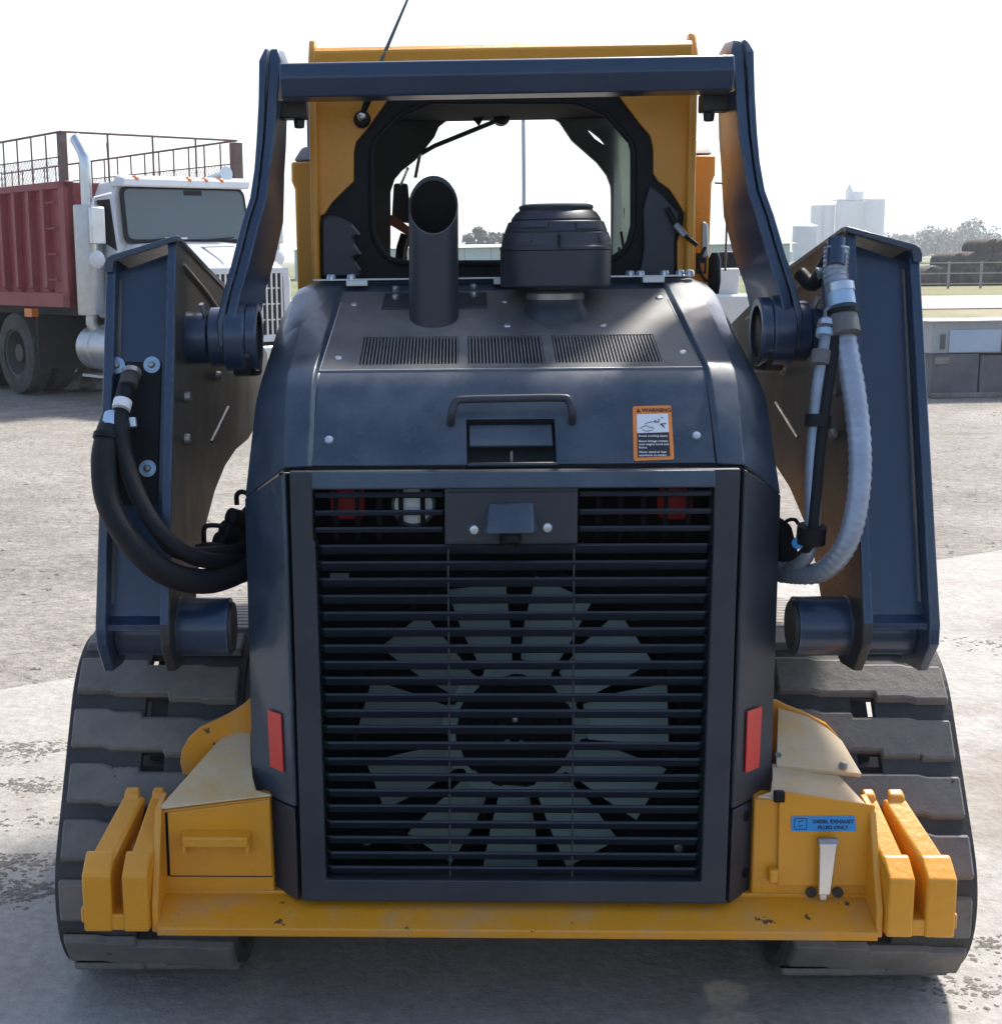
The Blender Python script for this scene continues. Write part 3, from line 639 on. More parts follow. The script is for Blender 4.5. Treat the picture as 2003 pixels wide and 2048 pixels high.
# ---- side panels with reflectors
def side_panel(s):
    def m(px, py, Y): p = P(px, py, Y); return Vector((s*abs(p.x), p.y, p.z))
    a, b = Vector((s*.459, 2.786, 1.203)), m(465, 946, 2.88); c, d = m(480, 1500, 2.88), Vector((s*.450, 2.762, .505))
    e = m(567, 1530, 2.76)
    b2, c2 = b+V(s*.006, .68, 0), c+V(s*.004, .68, 0)
    bm = bmesh.new(); f = [bm.verts.new(p) for p in (a, b, c, d)]; bm.faces.new(f); g = [bm.verts.new(p) for p in (b2, c2)]; bm.faces.new((f[1], g[0], g[1], f[2]))
    sp_ = obj('side_panel', bm, 'blue' if s < 0 else 'char', LD, smooth=50); md = sp_.modifiers.new('solid', 'SOLIDIFY'); md.thickness = .012; md.offset = -1  # left blue, right charcoal: surrounding reflections painted into the panel colour
    md = sp_.modifiers.new('bevel', 'BEVEL'); md.width = .012; md.segments = 3; md.limit_method = 'ANGLE'
    # lower skirt
    p0, p1, p2, p3 = d+V(0, .002, -.004), Vector((s*.513, 2.835, .497)), Vector((s*.500, 2.82, .300)), Vector((s*.446, 2.757, .300))
    bm = bmesh.new(); prism(bm, [p0, p1, p2, p3], (-s*.006, .02, 0)); sk = obj('panel_skirt', bm, 'char', sp_, bevel=.003)
    nm = (b-a).cross(d-a).normalized(); nm = nm if nm.y < 0 else -nm
    def sf(px, py, l=.0015):
        dd = ray(px, py); t = (a-CAM).dot(nm)/dd.dot(nm); return CAM+dd*t+nm*l
    q = ((511, 1349), (536, 1358), (541, 1468), (516, 1456)) if s < 0 else ((1418, 1352), (1445, 1343), (1439, 1458), (1414, 1469))
    obj('reflector', prismm([sf(x, y, .001) for x, y in q], nm*.003), 'refl', sp_)
    if s > 0:
        nm2 = (p1-p0).cross(p3-p0).normalized(); nm2 = nm2 if nm2.y < 0 else -nm2
        for x, y in ((1418, 1552), (1416, 1660)):
            dd = ray(x, y); t = (p0-CAM).dot(nm2)/dd.dot(nm2); obj('skirt_hole', lathem(CAM+dd*t, nm2, [(-.004, .011), (.0012, .011)], 16), 'dark', sp_)
two(side_panel)

# ---- warning decal on the hood
wd = obj('warning_decal', prismm(rnd([HF(1204, 877, .0006), HF(1281, 874, .0006), HF(1275, 771, .0006), HF(1202, 773, .0006)], .005, 3), HN*.0008), 'dorange', LD, smooth=0)
xd = (HF(1281, 874)-HF(1204, 877)).normalized(); xd = Vector((1, 0, 0)); yd = (HB-HA).normalized()
o_ = HF(1204, 877, .002); ww = HF(1281, 874).x-HF(1204, 877).x; hh = (HF(1202, 773)-HF(1204, 877)).length
def dpt(u, v, l=.0016): b_ = HF(1204, 877).lerp(HF(1202, 773), v)*(1-u) + HF(1281, 874).lerp(HF(1275, 771), v)*u; return b_+HN*l
def quad(u0, v0, u1, v1, l, m, name): return obj(name, prismm([dpt(u0, v0, l), dpt(u1, v0, l), dpt(u1, v1, l), dpt(u0, v1, l)], HN*.0004), m, wd, smooth=0)
quad(.10, .50, .905, .845, .0016, 'dwhite', 'picture_field'); quad(.10, .06, .905, .497, .0016, 'dblack', 'text_field')
text('WARNING', hh*.098, dpt(.235, .885, .0022), xd, yd, 'dblack', wd, bold=.0003)
obj('warning_triangle', prismm([dpt(.09, .885, .002), dpt(.20, .885, .002), dpt(.145, .955, .002)], HN*.0003), 'dblack', wd, smooth=0)
for v_, t_ in ((.430, 'Avoid crushing injury'), (.335, 'Boom linkage rotates'), (.277, 'over engine hood and'), (.219, 'frame.'), (.137, 'Never stand or lean'), (.079, 'anywhere on loader.')):
    text(t_, hh*.054, dpt(.135, v_, .0022), xd, yd, 'dwhite', wd, bold=.0001)
def stroke(pp, r=.0006): return obj('pictogram', tubem([dpt(u, v, .0026) for u, v in pp], r, 5), 'dblack', wd)
stroke([(.18, .58), (.26, .62), (.36, .63), (.40, .60), (.48, .60), (.54, .57)]); stroke([(.30, .66), (.40, .69), (.52, .70), (.60, .72)]); stroke([(.24, .56), (.32, .53), (.42, .53), (.50, .55)])
stroke([(.56, .72), (.56, .69), (.66, .69), (.66, .745)], .0011); stroke([(.84, .66), (.70, .65), (.80, .585)], .0012); stroke([(.70, .65), (.78, .61)], .0012); stroke([(.72, .78), (.77, .76)], .0008)

# ---- rear bumper and yellow boxes
bm = prismm([(-.735, 2.700, .248), (-.735, 2.700, .266), (-.735, 2.775, .296), (-.735, 2.84, .300), (-.735, 2.84, .248)], (1.47, 0, 0))
bp = obj('rear_bumper', bm, 'yworn', LD, bevel=.003)
obj('bumper_back_strip', boxm(((-.735, 2.797, .288), (.735, 2.83, .304))), 'yellow', bp, bevel=.002)
def cheek(s): obj('bumper_cheek', prismm([(s*.733, 2.712, .25), (s*.733, 2.712, .31), (s*.733, 2.79, .490), (s*.733, 2.86, .50), (s*.733, 2.86, .25)], (s*.014, 0, 0)), 'yellow', bp, bevel=.003)
two(cheek)
# left storage box
bx = obj('storage_box', prismm([V(-.738, 2.80, .290), V(-.500, 2.80, .290), V(-.505, 2.80, .513), V(-.738, 2.80, .482)], (0, .05, 0)), 'yellow', LD, bevel=.004)
obj('box_door_panel', prismm([V(-.722, 2.7985, .338), V(-.504, 2.7985, .338), V(-.506, 2.7985, .508), V(-.722, 2.7985, .4785)], (0, -.0035, 0)), 'yellow', bx, bevel=.0015)
obj('door_gap', prismm([V(-.728, 2.7995, .336), V(-.722, 2.7995, .336), V(-.722, 2.7995, .478), V(-.728, 2.7995, .477)], (0, -.0012, 0)), 'dark', bx, smooth=0)
obj('door_gap', prismm([V(-.722, 2.7995, .3345), V(-.504, 2.7995, .3345), V(-.504, 2.7995, .3375), V(-.722, 2.7995, .3375)], (0, -.0012, 0)), 'brown', bx, smooth=0)
a, b = P(345, 1580, 2.79), P(478, 1572, 2.79)
bm = bmesh.new()
prism(bm, [V(a.x, 2.795, a.z), V(b.x, 2.795, a.z), V(b.x-.006, 2.762, a.z-.004), V(a.x+.006, 2.762, a.z-.004)], (0, 0, -.022))
for x, sg in ((a.x, 1), (b.x, -1)): prism(bm, [V(x, 2.795, a.z-.021), V(x+sg*.004, 2.764, a.z-.023), V(x+sg*.012, 2.764, a.z-.023), V(x+sg*.012, 2.795, a.z-.021)], (0, 0, -.022))
obj('pull_handle', bm, 'yellow', bx, bevel=.003)
pts = [V(-.741, 2.796, .484), V(-.500, 2.796, .515), V(-.535, 2.812, .519), V(-.547, 2.85, .533), V(-.557, 2.90, .554), P(476, 1371, 2.985), P(440, 1384, 2.985)]
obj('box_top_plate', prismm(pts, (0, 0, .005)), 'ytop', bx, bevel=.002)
pr = [P(x, y, 2.955) for x, y in ((348, 1475), (342, 1450), (345, 1428), (356, 1406), (378, 1386), (430, 1362), (458, 1345), (478, 1328), (500, 1328), (500, 1475))]
obj('fender_bracket', prismm(pr, (0, .02, 0)), 'yworn', bx, bevel=.003)
# right fluid box
fb = obj('fluid_tank_box', prismm([V(.500, 2.80, .290), V(.738, 2.80, .290), V(.738, 2.80, .482), V(.53, 2.80, .514), V(.500, 2.80, .512)], (0, .05, 0)), 'yellow', LD, bevel=.004)
dz0 = [P(1476, 1683, 2.797), P(1650, 1683, 2.797), P(1662, 1530, 2.797), P(1480, 1502, 2.797)]
obj('tank_door', prismm([V(p.x, 2.7975, p.z) for p in dz0], (0, -.006, 0)), 'yellow', fb, bevel=.002)
dl = [P(1504, 1581, 2.789), P(1627, 1581, 2.789), P(1625, 1552, 2.789), P(1504, 1553, 2.789)]
obj('fluid_decal', prismm(rnd([V(p.x, 2.7905, p.z) for p in dl], .003, 3), (0, -.0006, 0)), 'dblue', fb, smooth=0)
lx, lz = dl[0].x, dl[0].z; lw, lh = dl[1].x-dl[0].x, dl[3].z-dl[0].z
text('DIESEL EXHAUST', lh*.34, (lx+lw*.64, 2.789, lz+lh*.56), (1, 0, 0), (0, 0, 1), 'dblack', fb, align='CENTER', bold=.0003)
text('FLUID ONLY', lh*.34, (lx+lw*.64, 2.789, lz+lh*.16), (1, 0, 0), (0, 0, 1), 'dblack', fb, align='CENTER', bold=.0003)
bm = bmesh.new(); x0, x1, z0, z1 = lx+lw*.04, lx+lw*.235, lz+lh*.12, lz+lh*.88
for a, b in (((x0, z0), (x1, z0+.0012)), ((x0, z1-.0012), (x1, z1)), ((x0, z0), (x0+.0012, z1)), ((x1-.0012, z0), (x1, z1))): box(bm, (a[0], 2.7892, a[1]), (b[0], 2.7897, b[1]))
tube(bm, [V(x0+.007, 2.789, z0+.009), V(x0+.012, 2.789, z0+.007), V(x0+.017, 2.789, z0+.010)], .0007, 5); tube(bm, [V(x0+.007, 2.789, z0+.016), V(x0+.013, 2.789, z0+.018), V(x0+.018, 2.789, z0+.021)], .0007, 5)
obj('decal_symbol', bm, 'dblack', fb, smooth=0)
t0, t1 = P(1570, 1600, 2.78), P(1566, 1710, 2.78)
obj('latch_strap', prismm([V(t0.x-.017, 2.772, t0.z), V(t0.x+.020, 2.772, t0.z), V(t0.x+.012, 2.776, t1.z+.012), V(t0.x-.014, 2.776, t1.z+.012)], (0, -.005, 0)), 'chrome', fb, bevel=.003)
bm = tubem([V(t0.x-.018, 2.775, t0.z+.002), V(t0.x+.021, 2.775, t0.z+.002)], .008, 12); obj('latch_catch', bm, 'pin', fb)
obj('latch_hook', boxm(((t0.x-.010, 2.778, t1.z-.004), (t0.x+.008, 2.786, t1.z+.02))), 'chrome', fb, bevel=.003)
for px, py, r in ((1582, 1757/1.0, 0),): pass
for px, py in ((1541, 1697), (1592, 1697), (1505, 1670), (1632, 1668)): obj('round_hole', lathem(P(px, py, 2.7965), (0, -1, 0), [(-.002, .011), (.0025, .011), (.003, .009)], 14), 'dark' if py < 1680 else 'belt', fb)
p = P(1481, 1515, 2.79); obj('rubber_bumper', boxm(((p.x-.011, 2.785, p.z-.012), (p.x+.011, 2.80, p.z+.012))), 'black', fb, bevel=.003)
p = P(1469, 1663, 2.79); obj('hinge_lug', boxm(((p.x-.010, 2.778, p.z-.016), (p.x+.010, 2.80, p.z+.014))), 'yellow', fb, bevel=.004)
pts = [V(.741, 2.796, .484), V(.505, 2.796, .515), V(.535, 2.812, .519), V(.547, 2.85, .535), V(.555, 2.89, .552), V(.690, 2.89, .532)]
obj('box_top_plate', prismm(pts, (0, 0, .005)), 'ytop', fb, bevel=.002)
a = [P(1475, 1455, 2.875), P(1638, 1472, 2.875), P(1600, 1408, 2.96), P(1573, 1385, 2.985), P(1535, 1362, 2.995), P(1478, 1345, 3.0)]
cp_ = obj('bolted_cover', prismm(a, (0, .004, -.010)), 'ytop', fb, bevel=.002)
for px, py, Y in ((1549, 1390, 2.975), (1602, 1456, 2.885), (1478, 1438, 2.9)): obj('cover_bolt', bolt(P(px, py, Y), (0, -.5, .86), .009, .006), 'pin', fb)
pr = [P(x, y, 3.01) for x, y in ((1470, 1470), (1600, 1470), (1604, 1412), (1572, 1378), (1525, 1354), (1500, 1345), (1478, 1334), (1450, 1330))]
obj('fender_bracket', prismm(pr, (0, .02, 0)), 'yworn', fb, bevel=.003)
# counterweights
def cw(s, x0, x1):
    bm = bmesh.new(); prof = [(2.70, .258), (2.70, .381), (2.725, .399), (2.872, .486), (2.880, .472), (2.83, .36), (2.82, .258)]
    sh_ = .26 if x0 > .79 else .12
    ins = .006
    xa0, xb0 = (x0+(.007 if x0 > .79 else 0), x1-(ins if x0 > .79 else .008))
    prism(bm, [V(s*xa0, y, z) for y, z in prof], (s*(xb0-xa0), 0, 0))
    for v in bm.verts: v.co.x -= s*max(0, v.co.y-2.75)*sh_*1.5
    o = obj('counterweight', bm, 'yellow', LD, bevel=.006, seg=3)
    obj('weight_block', prismm([V(s*x0, y, z) for y, z in ((2.698, .257), (2.698, .3815), (2.745, .4135), (2.756, .412), (2.765, .257))], (s*(x1-x0), 0, 0)), 'yellow', o, bevel=.006, seg=3)
    prof2 = [(2.703, .258), (2.703, .380), (2.750, .4125), (2.758, .405), (2.76, .258)]
    xg = x0-.010 if x0 > .79 else x1
    if x0 > .79: a0, a1 = x0-.009, x0+.002
    else: a0, a1 = x1-.002, x1+.005
    if x0 > .79: obj('weight_foot', boxm(((min(s*.800, s*.830), 2.702, .2585), (max(s*.800, s*.830), 2.80, .294))), 'yellow', o, bevel=.004)
    dl_ = (.110*sh_*1.5)
    obj('weight_lug', prismm([V(s*(x0+.012-dl_), 2.862, .474), V(s*(x1-.012-dl_), 2.862, .474), V(s*(x1-.014-dl_), 2.868, .494), V(s*(x0+.014-dl_), 2.868, .494)], (0, .02, .008)), 'yellow', o, bevel=.005)
    return o
for s in (-1, 1):
    cw(s, .750, .803); cw(s, .826, .886)
    obj('weight_tie', prismm([V(s*.80, 2.760, .258), V(s*.80, 2.760, .34), V(s*.80, 2.855, .44), V(s*.80, 2.86, .40), V(s*.80, 2.82, .258)], (s*.03, 0, 0)), 'yworn', LD)
    obj('weight_edge_lug', boxm(((min(s*.885, s*.893), 2.706, .272), (max(s*.885, s*.893), 2.74, .305))), 'yellow', LD, bevel=.004)

# ---- lift arms
ARM = [(3.035, 1.668), (3.66, 1.556), (4.55, 1.33), (4.60, 1.17), (4.05, 1.112), (3.80, 1.115), (3.60, 1.100), (3.42, 1.062), (3.26, 1.000), (3.16, .930), (3.10, .860), (3.02, .795), (2.93, .765), (2.84, .775), (2.785, .845), (2.785, .885)]
def rearY(z): return 2.785+(z-.885)*(.25/.783)
def lift_arm(s):
    def pl(x, dz=0., top=0.): return [V(s*x, y, z+(top if z > 1.2 else dz)) for y, z in ARM]
    bm = bmesh.new(); prism(bm, pl(.832, 0, -.036), (s*.021, 0, 0))
    arm = obj('lift_arm', bm, 'armblue', LD, bevel=.003)
    bm = bmesh.new(); prism(bm, pl(.700), (s*.020, 0, 0)); obj('inner_plate', bm, 'brown', arm, bevel=.003)
    # painted rear edge of the inner plate
    obj('plate_edge', prismm([V(s*.7025, rearY(z)-.002, z) for z in (1.655, .89)]+[V(s*.719, rearY(z)-.002, z) for z in (.89, 1.655)], (0, .004, 0)), 'armblue', arm)
    obj('weld_bead', tubem([V(s*.722, rearY(z)+.047, z) for z in (1.62, 1.3, .92)], .0045, 6), 'tdust', arm)  # lighter material paints highlight lines along the plates' welds
    obj('weld_bead', tubem([V(s*.829, rearY(z)+.047, z) for z in (1.585, 1.3, .92)], .0045, 6), 'tdust', arm)
    z0, z1, z2 = .895, 1.60, 1.64
    bm = prismm([V(s*.719, rearY(z0)+.048, z0), V(s*.833, rearY(z0)+.048, z0), V(s*.833, rearY(z1)+.048, z1), V(s*.719, rearY(z2)+.048, z2)], (0, .012, 0))
    obj('rear_web', bm, 'armblue', arm, smooth=0)
    bm = prismm([V(s*.8545, 3.016, 1.600), V(s*.8545, 3.016, 1.618), V(s*.849, 3.016, 1.630), V(s*.838, 3.016, 1.637), V(s*.696, 3.016, 1.676), V(s*.696, 3.016, 1.664), V(s*.832, 3.016, 1.625), V(s*.836, 3.016, 1.600)], (0, .030, 0)); obj('top_flange', bm, 'armblue', arm, bevel=.002)
    bm = prismm([V(s*.848, 3.046, 1.632), V(s*.696, 3.046, 1.675), V(s*.696, 3.67, 1.562), V(s*.848, 3.67, 1.522)], (0, 0, -.010)); obj('top_cover', bm, 'armblue', arm, bevel=.002)
    bm = prismm([V(s*.72, 2.86, .902), V(s*.832, 2.86, .902), V(s*.832, 2.80, .885), V(s*.72, 2.80, .885)], (0, 0, -.012)); obj('web_foot', bm, 'armblue', arm)
    # weld line and stiffener on inner plate
    obj('weld_bead', tubem([V(s*.698, 3.09, 1.615), V(s*.698, 3.40, 1.545), V(s*.698, 3.56, 1.50)], .004, 6), 'pin', arm)
    for y, z in ((3.06, 1.33), (3.04, 1.24), (3.50, 1.34)): obj('plate_bolt', bolt((s*.699, y, z), (-s, 0, 0), .012, .012), 'pin', arm)
    obj('stay_rod', tubem([V(s*.685, 3.30, 1.20), V(s*.66, 3.42, 1.27)], .0045, 6), 'pin', arm)
    # pivot tube
    c = P(395, 1193, 2.90).z
    bm = bmesh.new(); lathe(bm, (s*.592, 2.905, c), (s, 0, 0), [(0, .045), (0, .062), (.105, .062), (.105, .045)], 32)
    tb = obj('pivot_tube', bm, 'armblue', LD)
    obj('tube_core', lathem((s*.70, 2.905, c-.010), (s, 0, 0), [(0, .050), (.13, .050)], 28), 'armblue', tb)
    obj('tube_bore', lathem((s*.585, 2.905, c), (s, 0, 0), [(0, .03), (0, .052), (.01, .054), (.012, .03)], 24), 'brown', tb)
    obj('plate_boss', lathem((s*.695, 2.905, c), (s, 0, 0), [(0, .06), (.012, .07), (.03, .07)], 28), 'brown', tb)
    obj('pivot_mount', prismm([V(s*.50, 2.90, c-.07), V(s*.50, 2.99, c+.06), V(s*.50, 3.2, c+.05), V(s*.50, 3.2, c-.2), V(s*.50, 2.99, c-.2)], (s*.04, 0, 0)), 'brown', tb)
    return arm
arms = {}
def _a(s): arms[s] = lift_arm(s)
two(_a)
AL = arms[-1]
def webp(px, py, l=0.):
    p = P(px, py, 2.9)
    for _ in range(4): p = P(px, py, rearY(p.z)+.048-l)
    return p
obj('cover_plate_shade', prismm([webp(203, 960, .002), webp(300, 960, .002), webp(307, 688, .002), webp(214, 688, .002)], (0, -.004, 0)), 'black', AL, bevel=.001)  # black sheet on the web, part cover plate, part painted hose shade
for px, py in ((222, 695), (289, 694), (281, 891)):
    c = webp(px, py, .006); wn_ = V(0, -1, .3)
    obj('washer', lathem(c, wn_, [(0, .004), (0, .0175), (.003, .018), (.004, .014), (.005, .009), (.0052, .004)], 24), 'washer', AL)
    obj('washer_bolt', bolt(c+V(0, -.004, .001), wn_, .0078, .010), 'pin', AL)

# ---- tower links and crossbar
LK = [ # y(photo), outer, rear-inner, front-inner (photo x), rear Y
 (92, 503, 528, 540, 3.235), (115, 492, 534, 552, 3.215), (190, 491, 527, 546, 3.20), (267, 487, 521, 544, 3.19), (322, 483, 513, 541, 3.175), (376, 475, 507, 540, 3.155), (422, 460, 493, 539, 3.135), (499, 440, 474, 523, 3.10), (561, 423, 456, 505, 3.07), (610, 412, 446, 497, 3.055), (660, 415, 446, 492, 3.055)]
def tower(s):
    secs = []; secs2 = []; deps = [.07, .16, .19, .2, .2, .2, .2, .2, .19, .17, .15]
    for (y, xo, xi, xf, Y), dp in zip(LK, deps):
        a, b = P(xo, y, Y), P(xi, y, Y); c = P(xf, y, Y+dp)
        a, b, c = [V(s*abs(p.x), p.y, p.z) for p in (a, b, c)]
        c.z = b.z+.004; c.x = s*min(abs(c.x), abs(b.x)+.004)
        mid = a.lerp(b, .46)
        secs.append([mid+V(s*.0015, .004, 0), b, c, V(mid.x, c.y, c.z)])
        secs2.append([a+V(0, -.002, 0), mid+V(s*.004, -.002, 0), V(mid.x+s*.004, c.y, c.z), V(a.x, c.y, c.z)])
    bm = bmesh.new(); loft(bm, secs); tw = obj('tower_link', bm, 'armblue', LD, smooth=25, bevel=.003)
    bm = bmesh.new(); loft(bm, secs2); obj('outer_leaf', bm, 'armblue', tw, smooth=25, bevel=.003)
    c = V(s*.552, 3.12, 1.455)
    for nm_, x0, x1, ro, ri, m in (('boss_ring', .541, .566, .074, .057, 'armblue'), ('boss_body', .566, .612, .078, .052, 'armblue'), ('spacer', .612, .648, .066, .03, 'armblue'), ('arm_boss', .650, .702, .058, .03, 'armblue')):
        bm = bmesh.new(); lathe(bm, (s*x0, c.y, c.z), (s, 0, 0), [(.03, ri), (.012, ri), (0, ri), (0, ro-.003), (.003, ro), (x1-x0-.003, ro), (x1-x0, ro-.003), (x1-x0, ri)], 32); obj(nm_, bm, m, tw)
    obj('pivot_pin', lathem((s*.600, c.y, c.z), (s, 0, 0), [(0, .01), (0, .03), (.10, .03)], 20), 'pin', tw)
    bm = bmesh.new(); loft(bm, [[(s*x_, c.y+r_*math.cos(k_*math.pi/14), c.z+r_*math.sin(k_*math.pi/14)) for k_ in range(28)] for x_, r_ in ((.5425, .0565), (.61, .0515), (.61, .02))], cap=False); obj('bore_lining', bm, 'black', tw)
    obj('grease_fitting', tubem([V(s*.655, c.y-.03, c.z+.05), V(s*.660, c.y-.045, c.z+.075)], .006, 8), 'zinc', tw)
    # dark lower link running forward under the boss
    obj('lower_gusset', prismm([V(s*.55, 3.05, 1.42), V(s*.55, 3.10, 1.37), V(s*.55, 3.22, 1.36), V(s*.55, 3.3, 1.48), V(s*.55, 3.15, 1.5)], (s*.05, 0, 0)), 'brown', tw, bevel=.01)
    # stub towards the cab
    bm = boxm(((min(s*.44, s*.50), 3.27, 1.935), (max(s*.44, s*.50), 3.33, 1.975))); lathe(bm, (s*.46, 3.30, 1.935), (0, 0, 1), [(-.02, .012), (0, .014)], 10); obj('cab_stop', bm, 'brown', tw, bevel=.004)
two(tower)
def xz(px, py, Y): p = P(px, py, Y); return p.z
zt_, zm_, zb_ = (xz(540, 123, 3.2)+xz(1395, 99, 3.2))/2, (xz(540, 152, 3.165)+xz(1395, 130, 3.165))/2, (xz(540, 190, 3.18)+xz(1395, 167, 3.18))/2
xa = .487
bm = prismm([(-xa, 3.205, zt_), (-xa, 3.165, zt_-.006), (-xa, 3.155, zm_), (-xa, 3.170, zb_), (-xa, 3.235, zb_-.004), (-xa, 3.262, zm_), (-xa, 3.24, zt_)], (2*xa, 0, 0))
obj('crossbar', bm, 'armblue', LD, bevel=.004, seg=2)

# ---- cab
YC = 3.45
def cz_(pts, Y=YC): return [P(x, y, Y) for x, y in pts]
rear_open = [(707, 318), (707, 431), (713, 455), (724, 475), (742, 494), (777, 501), (1135, 500), (1165, 491), (1184, 478), (1195, 460), (1203, 428), (1203, 288), (1198, 269), (1175, 243), (1150, 215), (1090, 192), (820, 192), (765, 215), (735, 243), (712, 269), (707, 288)]
wall = [P(598, 545, YC), P(1312, 545, YC), P(1316, 100, YC), P(598, 120, YC)]
cab = obj('cab', plate(wall, [cz_(rear_open)], (0, .03, 0)), 'black', LD, smooth=0)
obj('window_seal', tubem([p+V(0, -.004, 0) for p in cz_(rear_open+rear_open[:1])], .008, 8, cap=False), 'black', cab)
yl = [(596, 520), (607, 512), (610, 410), (618, 407), (631.5, 385.5), (658, 359), (673, 345), (673, 291), (677, 270), (696, 248), (742, 184), (742, 95), (590, 100)]
yr = [(1320, 520), (1285, 520), (1285, 458), (1296, 430), (1300, 408), (1288, 386.5), (1270, 359.5), (1249, 344.5), (1240, 330), (1240, 282), (1234, 258), (1213, 234), (1171, 177), (1171, 80), (1320, 76)]
for pp in (yl, yr): obj('rear_corner_plate', prismm([P(x, y, YC-.004) for x, y in pp], (0, -.012, 0)), 'yellow', cab, bevel=.002)
def fin(s):
    e = .447 if s < 0 else .452
    bm = prismm([V(s*e, 3.40, 1.55), V(s*e, 3.40, 2.07), V(s*e, 3.44, 2.128), V(s*e, 3.47, 2.128), V(s*e, 3.55, 2.08), V(s*e, 3.55, 1.55)], (-s*.018, 0, 0)); obj('corner_post', bm, 'yellow', cab, bevel=.005)
    x0, x1 = (.458, .512) if s < 0 else (.462, .535)
    bm = prismm([V(s*x0, 3.6, 1.50), V(s*(x1-.010), 3.6, 1.50), V(s*(x1-.008), 3.6, 1.795), V(s*x1, 3.6, 1.815), V(s*x1, 3.6, 1.862), V(s*x0, 3.6, 1.862)], (0, .16, 0)); sp_ = obj('side_column', bm, 'yellow', cab, bevel=.006)
    obj('column_cap', prismm([V(s*x0, 3.605, 1.864), V(s*(x1-.004), 3.605, 1.864), V(s*(x1-.02), 3.66, 1.90), V(s*x0, 3.66, 1.905)], (0, .12, 0)), 'tdust', cab, bevel=.008)
two(fin)
za = (P(600, 93, 3.40).z+P(1316, 73, 3.40).z)/2
obj('roof_beam', prismm([(-.432, 3.395, 2.03), (-.432, 3.385, za-.012), (-.432, 3.40, za), (-.432, 3.52, za+.004), (-.432, 3.52, 2.03)], (.868, 0, 0)), 'yellow', cab, bevel=.004)
obj('roof', prismm([(-.45, 3.50, 2.06), (-.45, 3.55, 2.088), (-.45, 4.55, 2.10), (-.45, 4.66, 2.06)], (.90, 0, 0)), 'yellow', cab, bevel=.01)
obj('headliner', boxm(((-.44, 3.49, 2.045), (.44, 4.60, 2.056))), 'dark', cab)
# front frame with the curved opening
fo = [(742, 364), (742, 530), (1162, 530), (1162, 375), (1161, 353.5), (1153, 332.5), (1135, 309), (1111, 288), (1087, 267), (1075, 249), (1063, 231), (1036, 216), (1006, 210), (970, 213), (885, 213), (855, 224), (834, 240), (826, 259), (807, 283), (788, 305), (764, 323.5), (750, 340)]
slit = [(1115, 245), (1121, 247), (1140, 262), (1151, 275), (1146, 274), (1130, 263)]
YF = 4.58
fw = [V(-.56, YF, .95), V(.56, YF, .95), V(.56, YF, 2.12), V(-.56, YF, 2.12)]
obj('front_frame', plate(fw, [cz_(fo, YF), cz_(slit, YF)], (0, .03, 0)), 'cabgrey', cab, smooth=0)
obj('side_screen', boxm(((.402, 3.52, 1.55), (.406, 4.57, 2.02))), 'sideglass', cab)
obj('side_wall', boxm(((.453, 3.56, 1.0), (.468, 4.57, 1.55)), ((-.468, 3.56, 1.0), (-.453, 4.57, 1.55)), ((-.453, 3.49, 1.55), (-.447, 4.57, 2.04))), 'black', cab)
obj('cab_floor', boxm(((-.45, 3.46, 1.0), (.45, 4.58, 1.02))), 'black', cab)
obj('seat', boxm(((-.22, 3.62, 1.02), (.24, 4.1, 1.30)), ((-.22, 3.55, 1.30), (.24, 3.66, 1.53))), 'black', cab, bevel=.04)
for (x0, y0), (x1, y1) in (((1193, 478), (1187, 395)), ((1186, 482), (1180, 440)), ((1178, 490), (1176, 470))):
    obj('screen_streak', tubem([P(x0, y0, 4.3), P(x1, y1, 4.3)], .004, 6), 'black', cab)
# wiper, motor and small fittings seen through the window
obj('wiper_arm', tubem([P(800, 292, 4.5), P(826, 277, 4.5), P(952, 226, 4.5)], .0075, 8), 'mirrorfilm', cab)
obj('wiper_motor', lathem(P(953, 221, 4.5), (0, -1, 0), [(-.03, .028), (.02, .026), (.03, .015)], 18), 'black', cab)
obj('wiper_bracket', prismm([P(884, 208, 4.5), P(930, 205, 4.5), P(910, 240, 4.5)], (0, .01, 0)), 'black', cab)
obj('windshield_post', tubem([P(799, 288, 4.62), P(789, 338, 4.62)], .006, 6), 'mirrorfilm', cab)
obj('mirror', prismm(rnd([P(744, 420, 4.7), P(782, 425, 4.7), P(775, 348, 4.7), P(748, 348, 4.7)], .01), (0, .02, 0)), 'black', cab, bevel=.004)
obj('mirror_arm', tubem([P(762, 350, 4.7), P(775, 320, 4.6)], .005, 6), 'zinc', cab)
obj('lap_strap', prismm([P(742, 408, 4.4), P(752, 412, 4.4), P(790, 440, 4.4), P(786, 452, 4.4), P(770, 445, 4.4), P(742, 428, 4.4)], (0, .008, 0)), 'orange', cab)
obj('strap_tail', tubem([P(778, 448, 4.4), P(770, 480, 4.4), P(772, 515, 4.4)], .006, 6), 'orange', cab)
obj('control_post', tubem([P(757, 520, 4.3), P(762, 470, 4.3), P(770, 445, 4.3)], .014, 8), 'black', cab)
